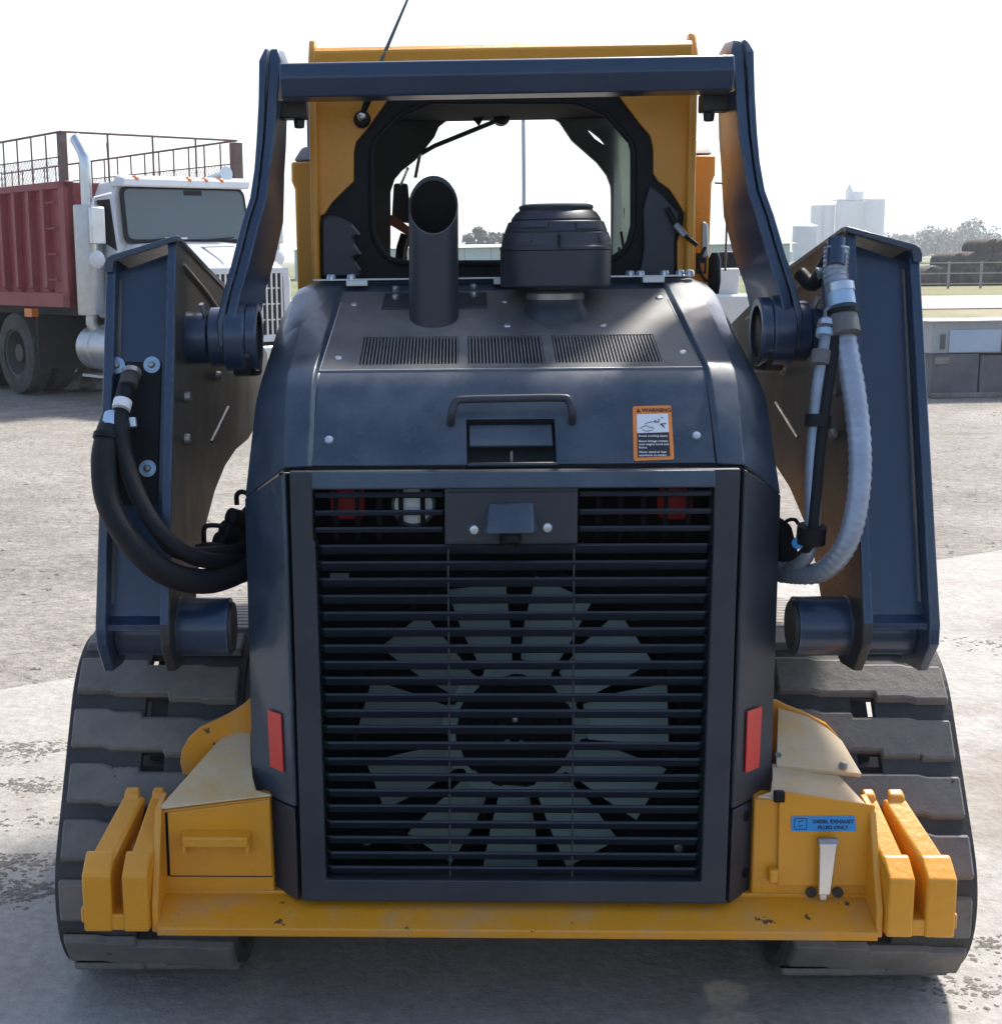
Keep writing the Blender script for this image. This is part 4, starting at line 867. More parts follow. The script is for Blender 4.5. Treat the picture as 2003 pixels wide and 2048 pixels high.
# dark ribbed fairing at the lower left of the window
bm = prismm([P(611, 527, 3.42), P(611, 415, 3.42), P(625, 408, 3.42), P(648, 412, 3.42), P(668, 424, 3.42), P(684, 445, 3.42), P(672, 452, 3.42), P(684, 484, 3.42), P(672, 490, 3.42), P(690, 527, 3.42)], (0, .03, 0)); fr = obj('ribbed_fairing', bm, 'char', cab, bevel=.006)
for (x0, y0), (x1, y1) in (((668, 428), (683, 446)), ((670, 464), (685, 483)), ((673, 498), (684, 514))): obj('fairing_rib', tubem([P(x0, y0, 3.412), P(x1, y1, 3.412)], .004, 6), 'tdust', cab)
obj('rear_fairing', prismm([P(1213, 527, 3.425), P(1283, 527, 3.425), P(1283, 460, 3.425), P(1292, 405, 3.425), P(1262, 372, 3.425), P(1235, 352, 3.425), P(1222, 400, 3.425), P(1224, 470, 3.425)], (0, .02, 0)), 'char', cab, bevel=.004)
# right-hand stay, lanyard, lever and small decal
obj('gas_strut', tubem([P(1268, 395, 3.41), P(1286, 430, 3.40)], .006, 8), 'black', cab); obj('strut_end', tubem([P(1284, 427, 3.40), P(1302, 448, 3.39)], .008, 8), 'zinc', cab)
obj('strut_rod', tubem([P(1302, 448, 3.39), P(1325, 466, 3.39)], .005, 8), 'black', cab)
obj('door_lever', prismm(rnd([P(1331, 490, 3.585), P(1345, 490, 3.585), P(1344, 425, 3.585), P(1332, 420, 3.585)], .008), (0, -.012, 0)), 'zinc', cab, bevel=.003)
obj('cable_plug', lathem(P(1357, 535, 3.56), (0, 0, 1), [(-.03, .012), (0, .016), (.055, .015), (.07, .008)], 14), 'black', cab)
obj('plug_lead', tubem(spline([P(1340, 470, 3.57), P(1328, 500, 3.56), P(1338, 530, 3.55), P(1352, 535, 3.55)], 5), .004, 6), 'black', cab)
obj('pillar_decal', prismm([P(1322, 520, 3.596), P(1342, 520, 3.596), P(1342, 481, 3.596), P(1322, 481, 3.596)], (0, -.001, 0)), 'dblack', cab)
obj('pillar_decal_inset', prismm([P(1326, 516, 3.594), P(1338, 516, 3.594), P(1338, 500, 3.594), P(1326, 500, 3.594)], (0, -.001, 0)), 'dorange', cab)
obj('mirror_stay', tubem([P(1358, 347, 3.62), P(1380, 349, 3.62), P(1383, 360, 3.62), P(1378, 515, 3.62)], .003, 6), 'mirrorfilm', cab)
# antenna
bc = P(688, 224, 3.41)
an = obj('antenna', lathem(P(688, 226, 3.425), (0, -1, .1), [(-.012, .020), (0, .020), (.006, .016), (.008, .006)], 20), 'black', LD)
bm = bmesh.new(); bmesh.ops.create_uvsphere(bm, u_segments=20, v_segments=14, radius=.0115); bmesh.ops.translate(bm, verts=bm.verts, vec=bc+V(0, -.012, .002)); obj('antenna_ball', bm, 'chrome', an)
obj('antenna_spring', tubem([bc+V(.002, -.012, .008), P(697, 195, 3.39), P(703, 180, 3.39)], [.006, .0085, .0085], 10), 'black', an)
obj('antenna_whip', tubem([P(702, 182, 3.39), P(726, 112, 3.39), P(779, -12, 3.39), P(800, -60, 3.39)], [.0055, .005, .0028, .0025], 8), 'mirrorfilm', an)

# ---- hoses
def hose(pts, r, m, name='hydraulic_hose', n=8, seg=14, ribs=0., taper=0.):
    pp = spline([P(*p) for p in pts], n); rs = r
    if ribs: rs = [r*(1-taper*i/len(pp))*(1+ribs*math.sin(i*2.2)) for i in range(len(pp))]
    return obj(name, tubem(pp, rs, seg), m, LD)
h1 = hose([(247, 712, 2.955), (240, 735, 2.93), (231, 775, 2.90), (228, 820, 2.86), (240, 880, 2.83), (268, 955, 2.80), (310, 1018, 2.79), (365, 1058, 2.82), (430, 1068, 2.92), (480, 1060, 3.0)], .0172, 'hose')
h2 = hose([(215, 800, 2.90), (205, 830, 2.86), (197, 880, 2.82), (205, 950, 2.79), (238, 1015, 2.77), (290, 1072, 2.77), (345, 1100, 2.80), (410, 1103, 2.88), (480, 1075, 2.98)], .0265, 'hose')
h3 = hose([(236, 790, 2.925), (240, 860, 2.90), (262, 930, 2.86), (300, 1010, 2.82), (340, 1050, 2.83), (420, 1050, 2.92), (480, 1040, 3.0)], .0150, 'hose')
def ring_on(h, p0, p1, r, m, nm): obj(nm, tubem([P(*p0), P(*p1)], r, 14), m, h)
ring_on(h1, (247, 715, 2.945), (243, 735, 2.925), .020, 'belt', 'hose_fitting'); ring_on(h1, (234, 762, 2.898), (230, 778, 2.886), .0195, 'dwhite', 'identification_tape')
ring_on(h1, (250, 706, 2.95), (249, 714, 2.942), .021, 'pin', 'hose_ferrule')
ring_on(h2, (218, 794, 2.895), (210, 818, 2.868), .024, 'washer', 'hose_ferrule'); ring_on(h2, (204, 826, 2.855), (202, 836, 2.85), .0285, 'black', 'hose_clamp')
ring_on(h3, (250, 795, 2.885), (252, 812, 2.88), .010, 'zinc', 'hose_fitting')
# couplers by the hood, left
cb = obj('coupler_block', prismm([P(430, 1110, 3.0), P(470, 1110, 3.0), P(470, 960, 3.0), P(455, 975, 3.0), P(440, 1000, 3.0), P(425, 1025, 3.0), P(410, 1045, 3.0)], (0, .06, 0)), 'black', LD, bevel=.008)
for pts in ([(388, 1032, 2.97), (388, 1006, 2.97), (398, 999, 2.97), (425, 1000, 2.97)], [(450, 960, 2.99), (450, 942, 2.99), (458, 935, 2.99), (470, 938, 2.99)], [(372, 1040, 2.96), (400, 1035, 2.96), (430, 1040, 2.96)]):
    obj('pull_loop', tubem(spline([P(*p) for p in pts], 4), .0055, 8), 'black', cb)
for px, py in ((448, 985), (436, 1008), (424, 1030)): obj('coupler_cap', lathem(P(px, py, 2.985), (-.6, -.6, .3), [(-.02, .02), (.015, .02), (.02, .012)], 14), 'black', cb)
# right-hand silver sleeves
g1 = hose([(1590, 470, 3.0), (1588, 520, 2.99), (1597, 575, 2.965), (1604, 640, 2.93), (1622, 740, 2.88), (1634, 850, 2.84), (1630, 950, 2.81), (1608, 1035, 2.80), (1565, 1085, 2.84), (1510, 1092, 2.92), (1475, 1085, 2.98)], .0255, 'silver', ribs=.055, n=16, taper=.22)
g2 = hose([(1582, 590, 2.955), (1572, 650, 2.93), (1560, 720, 2.91), (1552, 800, 2.89), (1545, 900, 2.86), (1543, 1000, 2.84), (1530, 1060, 2.86), (1490, 1085, 2.96)], .0170, 'silver', ribs=.04, n=14, taper=.1)
g3 = hose([(1592, 610, 2.93), (1582, 680, 2.905), (1569, 770, 2.875), (1558, 860, 2.85), (1550, 950, 2.83), (1538, 1035, 2.83), (1500, 1075, 2.93)], .0105, 'hose')
for a, b, r, m, nm in (((1590, 456, 3.0), (1588, 505, 2.975), .019, 'armblue', 'hose_elbow'), ((1596, 540, 2.955), (1598, 555, 2.95), .0285, 'zinc', 'hose_ferrule'), ((1597, 556, 2.95), (1601, 582, 2.94), .0275, 'washer', 'hose_ferrule'), ((1601, 588, 2.935), (1602, 598, 2.932), .0315, 'black', 'hose_clamp'), ((1602, 600, 2.93), (1609, 636, 2.91), .0285, 'tdust', 'hose_cuff')):
    ring_on(g1, a, b, r, m, nm)
for a, b, r, m, nm in (((1574, 612, 2.935), (1572, 622, 2.93), .0205, 'zinc', 'hose_ferrule'), ((1571, 628, 2.93), (1569, 640, 2.925), .0205, 'washer', 'hose_ferrule'), ((1562, 668, 2.915), (1558, 694, 2.905), .0205, 'tdust', 'identification_tape'), ((1555, 790, 2.88), (1553, 812, 2.875), .026, 'black', 'hose_clamp'), ((1543, 1000, 2.83), (1540, 1032, 2.835), .029, 'black', 'hose_clamp')):
    ring_on(g2, a, b, r, m, nm)
obj('blue_dust_cap', lathem(P(1517, 1032, 2.84), (-.4, -.9, 0), [(-.01, .012), (.008, .012), (.011, .008)], 16), 'dblue', g2)
cb2 = obj('coupler_block', prismm([P(1478, 1110, 3.0), P(1515, 1110, 3.0), P(1520, 1060, 3.0), P(1505, 1000, 3.0), P(1490, 990, 3.0), P(1478, 980, 3.0)], (0, .06, 0)), 'black', LD, bevel=.008)
obj('pull_loop', tubem(spline([P(1482, 1005, 2.97), P(1496, 990, 2.97), P(1510, 988, 2.97), P(1517, 996, 2.97)], 4), .004, 8), 'black', cb2)
# pipework in the crook of the right arm
obj('arm_manifold', tubem(spline([P(1520, 520, 3.15), P(1545, 540, 3.12), P(1570, 500, 3.08), P(1585, 462, 3.04)], 5), .016, 10), 'black', LD)
obj('return_pipe', tubem([P(1576, 585, 3.02), P(1572, 540, 3.03), P(1577, 480, 3.05)], .012, 10), 'armblue', LD)
obj('pipe_union', tubem([P(1553, 520, 3.08), P(1565, 517, 3.08)], .013, 10), 'zinc', LD)

# ================================================================== the grain truck
M['twhite'] = mat('truck_white_paint', (.60, .61, .62), .32, var=.05, vscale=3, dust=(.40,.36,.32), damt=.3, dscale=2, coat=.2)
M['tred'] = mat('truck_box_red', (.24, .030, .036), .5, var=.18, vscale=3, dust=(.30,.15,.14), damt=.35, dscale=1.5, bump=.05, bscale=20)
M['rust'] = mat('rusty_tube', (.15, .105, .09), .7, var=.3, vscale=9, metal=.2)
M['mesh'] = mat('galvanised_wire', (.26, .25, .24), .5, metal=.3)
M['rimd'] = mat('dusty_rim', (.06, .055, .05), .6, var=.2, vscale=5)
M['tyre'] = mat('dusty_tyre', (.028, .026, .025), .8, var=.3, vscale=6, dust=(.13,.115,.10), damt=.5, dscale=5, bump=.2, bscale=20)
M['amber'] = mat('amber_lens', (.62, .16, .02), .25)
M['alloy'] = mat('dull_aluminium', (.46, .46, .46), .38, metal=.7, var=.12, vscale=8)
M['tchrome'] = mat('weathered_chrome', (.60, .61, .62), .28, metal=.85, var=.1, vscale=6)
M['tfloor'] = mat('truck_frame_black', (.02, .02, .021), .7, var=.3, vscale=4)
TK = empty('grain_truck', (-4.708, 18.703, -.02), math.radians(-48))
tag(TK, 'white conventional truck with ribbed maroon box and wire cage, parked at the left', 'truck')
Z0 = V(0, 0, 0)
def tk(name, bm, m, parent=None, **k): return obj(name, bm, m, parent or TK, off=Z0, **k)
YB = 1.22; XF = 1.64; XR = -5.2; ZB, ZT = 1.12, 2.59
bx_ = tk('box_body', boxm(((XR, -YB+.05, ZB+.04), (XF, YB-.05, ZT-.02))), 'tred')
for s in (-1, 1):
    tk('top_rail', boxm(((XR, min(s*YB, s*(YB-.12)), ZT-.09), (XF, max(s*YB, s*(YB-.12)), ZT))), 'tred', bx_, bevel=.012)
    tk('bottom_rail', boxm(((XR, min(s*YB, s*(YB-.10)), ZB), (XF, max(s*YB, s*(YB-.10)), ZB+.18))), 'tred', bx_, bevel=.012)
    n = 17
    for k in range(n):
        x = XR+.1+(XF-.62-XR)*k/(n-1)
        pts = [V(x-.03, s*(YB-.055), ZB+.18), V(x-.012, s*(YB+.035), ZB+.24), V(x+.06, s*(YB+.035), ZB+.24), V(x+.078, s*(YB-.055), ZB+.18)]
        tops = [V(p.x, p.y, ZT-.09) for p in pts]; bm = bmesh.new(); loft(bm, [pts, tops]); tk('side_rib', bm, 'tred', bx_, smooth=0)
    tk('corner_post', boxm(((XF-.14, min(s*YB, s*(YB-.14)), ZB), (XF, max(s*YB, s*(YB-.14)), ZT))), 'tred', bx_, bevel=.01)
for z in (1.45, 1.75, 2.05, 2.35): tk('ladder_rung', tubem([V(XF-.42, -YB-.02, z), V(XF-.20, -YB-.02, z)], .014, 6), 'tred', bx_)
# cage
CT = 3.14
def rod(a, b, r=.018, m='rust'): return tk('cage_rail', tubem([V(*a), V(*b)], r, 6), m, cage)
cage = tk('cage_corner', boxm(((XF-.10, -YB, ZT), (XF-.02, -YB+.09, CT))), 'rust')
tk('cage_corner_post', boxm(((XF-.14, YB-.02, ZT), (XF-.02, YB+.10, CT-.02))), 'rust', cage)
for s in (-1, 1):
    rod((XR, s*YB, CT-.05), (XF, s*YB, CT), .014); rod((XR, s*YB, ZT+.27), (XF, s*YB, ZT+.27), .008)
    for k in range(18): x = XR+(XF-XR)*k/18; rod((x, s*YB, ZT), (x, s*YB, CT-.02), .011)
rod((XF, -YB, CT), (XF, YB, CT), .014)
for k in range(1, 4): y = -YB+2*YB*k/4; rod((XF, y, ZT), (XF, y, CT), .013)
def wire(a, b): tube(bm, [V(*a), V(*b)], .0035, 3, cap=False)
hgt = .27
for s in (-1, 1):
    x = XR; bm = bmesh.new()
    while x < XF-hgt: wire((x, s*YB, ZT), (x+hgt, s*YB, ZT+hgt)); wire((x+hgt, s*YB, ZT), (x, s*YB, ZT+hgt)); x += .075
    tag(tk('wire_mesh', bm, 'mesh', cage), None, None, kind='stuff')
# chassis, wheels
fr_ = tk('chassis_frame', boxm(((XR+.3, -.45, .72), (3.2, -.33, 1.05)), ((XR+.3, .33, .72), (3.2, .45, 1.05)), ((XR, -1.0, 1.02), (XF, 1.0, 1.12)), ((-2.0, -.5, .5), (.9, .5, .9))), 'tfloor')
def wheel(x, y, w_, r=.52, dish=True):
    sg = 1 if y > 0 else -1
    prof = [(-w_/2, r*.60), (-w_/2, r*.82), (-w_*.42, r*.97), (-w_*.30, r), (w_*.30, r), (w_*.42, r*.97), (w_/2, r*.82), (w_/2, r*.60), (-w_*.38, r*.56)]
    o = tk('wheel', lathem((x, y, r), (0, sg, 0), prof, 36), 'tyre')
    tk('rim', lathem((x, y, r), (0, sg, 0), [(-w_*.4, .03), (-w_*.4, r*.58), (w_*.44, r*.60), (w_*.40, r*.54), (w_*.0 if dish else w_*.45, r*.48), (w_*-.25 if dish else w_*.5, .20), (w_*-.25 if dish else w_*.5, .13), (w_*.3, .11), (w_*.32, .02)], 28), 'alloy' if not dish else 'rimd', o)
for x in (0., -1.38):
    for y in (1.02, .68): wheel(x, y, .30); wheel(x, -y, .30)
wheel(3.05, -.98, .30, .52, False); wheel(3.05, .98, .30, .52, False)
for s in (-1, 1): tk('mud_flap', boxm(((.72, min(s*.55, s*1.2), .35), (.74, max(s*.55, s*1.2), 1.02))), 'tfloor', fr_)
tk('marker_block', boxm(((.55, -1.27, 1.00), (.75, -1.18, 1.10))), 'amber', fr_)
# cab
XC0, XW = 1.80, 2.34; hw = .93
sec = [V(XC0, -hw, 1.0), V(XC0, -hw, 2.38), V(XC0, -hw+.08, 2.56), V(XC0, hw-.08, 2.56), V(XC0, hw, 2.38), V(XC0, hw, 1.0)]
front = [V(XW+.10, -hw, 1.0), V(XW-.10, -hw, 2.40), V(XW-.08, -hw+.10, 2.585), V(XW-.08, hw-.10, 2.585), V(XW-.10, hw, 2.40), V(XW+.10, hw, 1.0)]
mid = [V(XC0+.30, p.y*1.0, p.z+(.02 if p.z > 2 else 0)) for p in sec]
bm = bmesh.new(); loft(bm, [sec, mid, front]); cb_ = tk('truck_cab', bm, 'twhite', bevel=.03, seg=3)
tk('visor', prismm([V(XW-.16, -hw+.02, 2.50), V(XW+.06, -hw+.04, 2.50), V(XW+.03, -hw+.10, 2.60), V(XW-.16, -hw+.10, 2.64)], (0, 2*hw-.1, 0)), 'twhite', cb_, bevel=.02)
ws = [V(XW+.055, -.80, 1.90), V(XW+.055, .80, 1.90), V(XW-.055, .80, 2.46), V(XW-.055, -.80, 2.46)]
tk('windshield_gasket', prismm(rnd([V(XW+.045, -.87, 1.855), V(XW+.045, .87, 1.855), V(XW-.065, .85, 2.50), V(XW-.065, -.85, 2.50)], .10), (.03, 0, .004)), 'black', cb_)
tk('windshield', prismm(rnd([V(XW+.065, -.83, 1.90), V(XW+.065, .83, 1.90), V(XW-.04, .81, 2.475), V(XW-.04, -.81, 2.475)], .09), (.016, 0, .003)), 'winglass', cb_)
tk('rear_view_box', boxm(((XW-.035, -.02, 2.385), (XW-.012, .24, 2.47))), 'black', cb_, bevel=.01)
for y0, y1 in ((-.62, -.15), (.12, .60)): tk('wiper', tubem([V(XW+.10, y0, 1.885), V(XW+.094, y1, 1.925)], .010, 6), 'black', cb_)
tk('dash_paper', boxm(((XW+.082, -.35, 1.905), (XW+.088, -.05, 1.925))), 'dwhite', cb_)
for y in (-.66, .05, .28, .50): tk('marker_lamp', lathem((XW+.0, y, 2.585), (.6, 0, .35), [(-.02, .055), (.01, .05), (.03, .03), (.035, .005)], 14), 'amber', cb_)
for s in (-1, 1):
    tk('door_window', prismm([V(XC0+.10, s*(hw+.001), 2.36), V(XW-.14, s*(hw+.001), 2.36), V(XW-.02, s*(hw+.001), 1.78), V(XC0+.10, s*(hw+.001), 1.92)], (0, s*.006, 0)), 'black', cb_)
    tk('door_seam', boxm(((XC0+.055, min(s*hw, s*(hw+.004)), 1.05), (XC0+.065, max(s*hw, s*(hw+.004)), 2.40))), 'tfloor', cb_)
    tk('side_marker', boxm(((XW-.06, min(s*hw, s*(hw+.03)), 1.60), (XW+.06, max(s*hw, s*(hw+.03)), 1.70))), 'amber', cb_, bevel=.01)
    # mirror on its looped frame
    mf = [(2.33, 2.42, .05), (2.42, 2.36, .32), (2.42, 2.30, .34), (2.42, 1.78, .34), (2.40, 1.70, .30), (2.36, 1.62, .04)]
    tk('mirror_frame', tubem([V(x, s*(hw+dy), z) for x, z, dy in mf], .016, 8), 'tchrome', cb_)
    tk('mirror', boxm(((2.40, s*(hw+.30)-.09, 1.85), (2.46, s*(hw+.30)+.09, 2.26))), 'tchrome', cb_, bevel=.015)
    tk('spot_mirror', lathem((2.42, s*(hw+.32), 1.68), (1, 0, 0), [(-.05, .02), (-.02, .09), (.01, .10), (.03, .07), (.035, .01)], 18), 'twhite', cb_)
    # stack with heat shield
    if s > 0: continue
    cx_, cy_2 = 1.99, s*1.11
    st = tk('exhaust_stack', tubem(spline([V(cx_, cy_2, 2.2), V(cx_, cy_2, 2.75), V(cx_-.05, cy_2, 2.90), V(cx_-.20, cy_2, 3.06)], 6), .066, 14), 'tchrome')
    tk('heat_shield', lathem((cx_, cy_2, 1.05), (0, 0, 1), [(0, .10), (.0, .155), (.03, .16), (1.22, .16), (1.25, .155), (1.25, .10)], 24), 'alloy', st)
    tk('exhaust_elbow', tubem(spline([V(cx_, cy_2, 1.06), V(cx_, cy_2, .92), V(cx_+.05, cy_2*.9, .80), V(cx_+.2, cy_2*.6, .76)], 5), .07, 12), 'alloy', st)
    tk('fuel_tank', lathem((1.74, s*.97, .66), (1, 0, 0), [(0, .02), (0, .23), (.03, .26), (.25, .26), (.26, .27), (.31, .27), (.32, .26), (.75, .26), (.78, .23), (.78, .02)], 28), 'alloy', fr_)
    tk('step', boxm(((1.85, min(s*.8, s*1.2), .33), (2.5, max(s*.8, s*1.2), .36))), 'alloy', fr_)
# hood and grille
def hs_(x, h, zt, zb=.72): return [V(x, -h, zb), V(x, -h, zt-.16), V(x, -h+.10, zt-.03), V(x, -h*.45, zt), V(x, h*.45, zt), V(x, h-.10, zt-.03), V(x, h, zt-.16), V(x, h, zb)]
bm = bmesh.new(); loft(bm, [hs_(XW-.02, .90, 1.90), hs_(XW+.35, .86, 1.80), hs_(XW+.85, .78, 1.66), hs_(3.40, .74, 1.58)]); hd = tk('truck_hood', bm, 'twhite', bevel=.03, seg=3)
tk('hood_crease', boxm(((2.5, -.02, 1.80), (3.3, .02, 1.815))), 'twhite', hd)
for s in (-1, 1):
    fpr = [V(2.35, s*.82, .62), V(2.42, s*.82, .95), V(2.70, s*.82, 1.16), V(3.25, s*.82, 1.18), V(3.48, s*.82, 1.0), V(3.50, s*.82, .78), V(3.44, s*.82, .78), V(3.38, s*.82, .95), V(3.05, s*.82, 1.08), V(2.75, s*.82, 1.02), V(2.52, s*.82, .8), V(2.48, s*.82, .62)]
    tk('fender', prismm(fpr, (0, s*.34, 0)), 'twhite', hd, bevel=.02)
gb = tk('truck_grille', boxm(((3.40, -.60, .80), (3.425, .60, 1.50))), 'tfloor')
tk('grille_surround', plate([V(3.43, -.68, .72), V(3.43, .68, .72), V(3.43, .66, 1.56), V(3.43, -.66, 1.56)], [rnd([V(3.43, -.60, .80), V(3.43, .60, .80), V(3.43, .58, 1.50), V(3.43, -.58, 1.50)], .05)], (.03, 0, 0)), 'twhite', gb, smooth=0)
for k in range(17): y = -.56+1.12*k/16; tk('grille_bar', boxm(((3.43, y-.012, .80), (3.455, y+.012, 1.50))), 'tchrome', gb)
for z in (.97, 1.15, 1.33): tk('grille_crossbar', boxm(((3.428, -.58, z-.008), (3.44, .58, z+.008))), 'tchrome', gb)
tk('truck_bumper', boxm(((3.40, -1.15, .40), (3.60, 1.15, .68))), 'tchrome', bevel=.03)
for s in (-1, 1): tk('headlamp', boxm(((3.38, min(s*.72, s*.98), .95), (3.50, max(s*.72, s*.98), 1.12))), 'whitel', hd, bevel=.02)
tk('horn', lathem((1.9, .60, 2.64), (1, 0, .1), [(0, .03), (.3, .05), (.42, .09)], 14), 'tchrome', cb_)
tk('cab_antenna', tubem([V(2.1, -.86, 2.5), V(2.06, -.86, 3.0)], .006, 6), 'tfloor', cb_)
# rubble beyond the truck's tank
ru = empty('rubble_heap', (*PZ(172, 738).xy, -.03)); tag(ru, 'small heap of pale broken concrete on the ground under the truck', 'rubble')
for k in range(16):
    bm = bmesh.new(); bmesh.ops.create_icosphere(bm, subdivisions=1, radius=random.uniform(.08, .17))
    for v in bm.verts: v.co = Vector((v.co.x*random.uniform(.7, 1.3), v.co.y*random.uniform(.7, 1.3), v.co.z*random.uniform(.5, .9)))
    c = V(random.uniform(-.26, .26), random.uniform(-.2, .2), 0); c.z = .05+.22*max(0, 1-abs(c.x)/.3)*random.random()
    bmesh.ops.translate(bm, verts=bm.verts, vec=c); obj('rubble_block', bm, 'stone', ru, off=Z0, smooth=0)

# ================================================================== far things
M['conc'] = mat('grey_concrete', (.115, .115, .12), .85, var=.2, vscale=3, dust=(.2,.19,.18), damt=.3, dscale=3, bump=.2, bscale=15)
M['paleblue'] = mat('pale_blue_sheet', (.33, .42, .52), .45, var=.12, vscale=3, dust=(.45,.45,.43), damt=.3, dscale=2)
M['binw'] = mat('bin_white', (.33, .34, .35), .6, var=.15, vscale=4, dust=(.22,.2,.18), damt=.3)
M['siloc'] = mat('silo_concrete', (.50, .52, .54), .8, var=.08, vscale=.2)
M['steel'] = mat('corrugated_steel', (.30, .36, .42), .45, metal=.3, var=.1, vscale=.4)
M['shed'] = mat('shed_sheet', (.46, .54, .53), .5, var=.06, vscale=.3)
M['bale'] = mat('dark_bale', (.055, .042, .034), .95, var=.4, vscale=2, dust=(.13,.10,.075), damt=.4, dscale=1.5, bump=.8, bscale=9)
M['wood'] = mat('grey_fence', (.27, .25, .235), .8, var=.2, vscale=3)
M['leaf'] = mat('tree_leaves', (.055, .075, .028), .6, var=.4, vscale=.4)
M['bark'] = mat('tree_bark', (.06, .05, .04), .9, var=.3, vscale=2)
M['tank'] = mat('white_tank', (.62, .60, .58), .45, var=.06, vscale=4, dust=(.45,.38,.32), damt=.3, dscale=4)

a = PZ(1768, 752); b = PZ(1990, 748)
cbk = empty('concrete_barrier', (a.x, a.y, -.03)); tag(cbk, 'low dark grey concrete barrier with pale capping at the right edge of the yard', 'barrier')
dirx = (b-a).normalized(); L = (b-a).length; rzb = math.atan2(dirx.y, dirx.x); cbk.rotation_euler = (0, 0, rzb)
for k in range(3): obj('barrier_block', boxm(((k*.56+.005, .0, 0), (k*.56+.55, .5, .50-.02*(k == 1)))), 'conc', cbk, off=Z0, bevel=.012)
obj('cap_stone', boxm(((.02, -.02, .385), (.20, .0, .47))), 'stone', cbk, off=Z0, bevel=.01)
obj('foot_strip', boxm(((0, -.05, 0), (1.7, 0, .06))), 'mud', cbk, off=Z0, bevel=.01)
bx2 = empty('sheet_metal_bin', (a.x, a.y, .475)); bx2.rotation_euler = (0, 0, rzb); tag(bx2, 'pale blue and white metal bin standing on the concrete barrier', 'bin')
obj('bin_frame', boxm(((.0, .04, 0), (1.7, .46, .36))), 'binw', bx2, off=Z0, bevel=.01)
obj('bin_panel', boxm(((.20, .025, .015), (.80, .04, .27))), 'paleblue', bx2, off=Z0); obj('bin_vent', boxm(((.82, .02, .01), (1.1, .04, .17))), 'conc', bx2, off=Z0); obj('bin_hinge', boxm(((.10, .022, .05), (.15, .04, .22))), 'conc', bx2, off=Z0)
obj('bin_lid', boxm(((-.06, -.02, .362), (1.7, .5, .378))), 'tank', bx2, off=Z0, bevel=.004)

# fence
f0, f1 = PZ(1740, 547), PZ(2050, 544); dv = (f1-f0)
fe = empty('rail_fence', (f0.x, f0.y, -.05)); tag(fe, 'weathered grey rail fence in front of the dark bales', 'fence')
fl = dv.length; fe.rotation_euler = (0, 0, math.atan2(dv.y, dv.x))
for k in range(6): x = fl*k/5; obj('fence_post', boxm(((x-.05, -.05, 0), (x+.05, .05, 1.25))), 'wood', fe, off=Z0, bevel=.01)
for z in (.22, .70, 1.18): obj('fence_rail', boxm(((0, -.075, z-.03), (fl, -.055, z+.03))), 'wood', fe, off=Z0, bevel=.005)
# bales
bd = None; bi = 0
spots = [(1762, 541, 0), (1790, 543, 0), (1818, 541, 0), (1846, 543, 0), (1874, 541, 0), (1902, 542, 0), (1806, 541, 1), (1834, 541, 1), (1862, 541, 1), (1890, 541, 1), (1868, 541, 2), (1896, 541, 2)]
names = ['at the bottom left end', 'second from the left in the bottom row', 'third from the left in the bottom row', 'fourth from the left in the bottom row', 'last in view in the bottom row', 'cut by the photo edge in the bottom row', 'leftmost in the middle row', 'second in the middle row', 'third in the middle row', 'cut by the photo edge in the middle row', 'left one on top of the stack', 'right one on top of the stack']
for (px, py, lv), nm in zip(spots, names):
    q = P(px, 530, 74.); bm = bmesh.new(); R = .66; secs = []
    for xx, rr_ in ((-.75, .52), (-.68, .68), (-.25, .74), (.3, .73), (.68, .66), (.75, .5)):
        secs.append([(rr_*random.uniform(.95, 1.06)*math.cos(k*math.pi/9)*1.0, xx, .52+rr_*.72*random.uniform(.94, 1.06)*math.sin(k*math.pi/9)) for k in range(18)])
    loft(bm, secs); o = obj('round_bale', bm, 'bale', smooth=30); o.location = (q.x, 74+random.uniform(-.2, .2)+lv*.2, lv*.66-.08); o.rotation_euler = (0, 0, random.uniform(-.25, .25)+.3)
    tag(o, 'dark weathered round bale behind the fence, '+nm, 'bale', 'round bales stacked behind the fence')
# far wire fence posts and shed
q0, q1 = P(560, 500, 120), P(1500, 500, 120)
sh = empty('long_shed', (q0.x, 120, -.06)); tag(sh, 'long low pale green metal shed on the horizon behind the loader cab', 'shed')
SL = q1.x-q0.x; hz = P(900, 463, 120).z
obj('wall', boxm(((0, 0, 0), (SL, 14, hz-.25))), 'shed', sh, off=Z0); obj('roof', prismm([(-.5, -.5, hz-.25), (-.5, 7, hz+1.2*0+.05), (-.5, 14.5, hz-.25)], (SL+1, 0, 0)), 'shed', sh, off=Z0, smooth=0)
for k in range(int(SL/2.2)): obj('wall_seam', boxm(((1+k*2.2, -.04, 0), (1.08+k*2.2, 0, hz-.3))), 'steel', sh, off=Z0)
# utility pole seen through the cab
q = P(994.5, 300, 40.); po = empty('slim_pole', (q.x, 40, -.05)); tag(po, 'slim grey pole seen through the cab window', 'pole')
obj('pole_shaft', tubem([V(0, 0, 0), V(.02, 0, 3.5), V(-.03, 0, 7.2)], [.06, .055, .05], 10), 'steel', po, off=Z0); obj('pole_cap', lathem((-.03, 0, 7.2), (0, 0, 1), [(0, .09), (.15, .09), (.2, .02)], 12), 'steel', po, off=Z0)
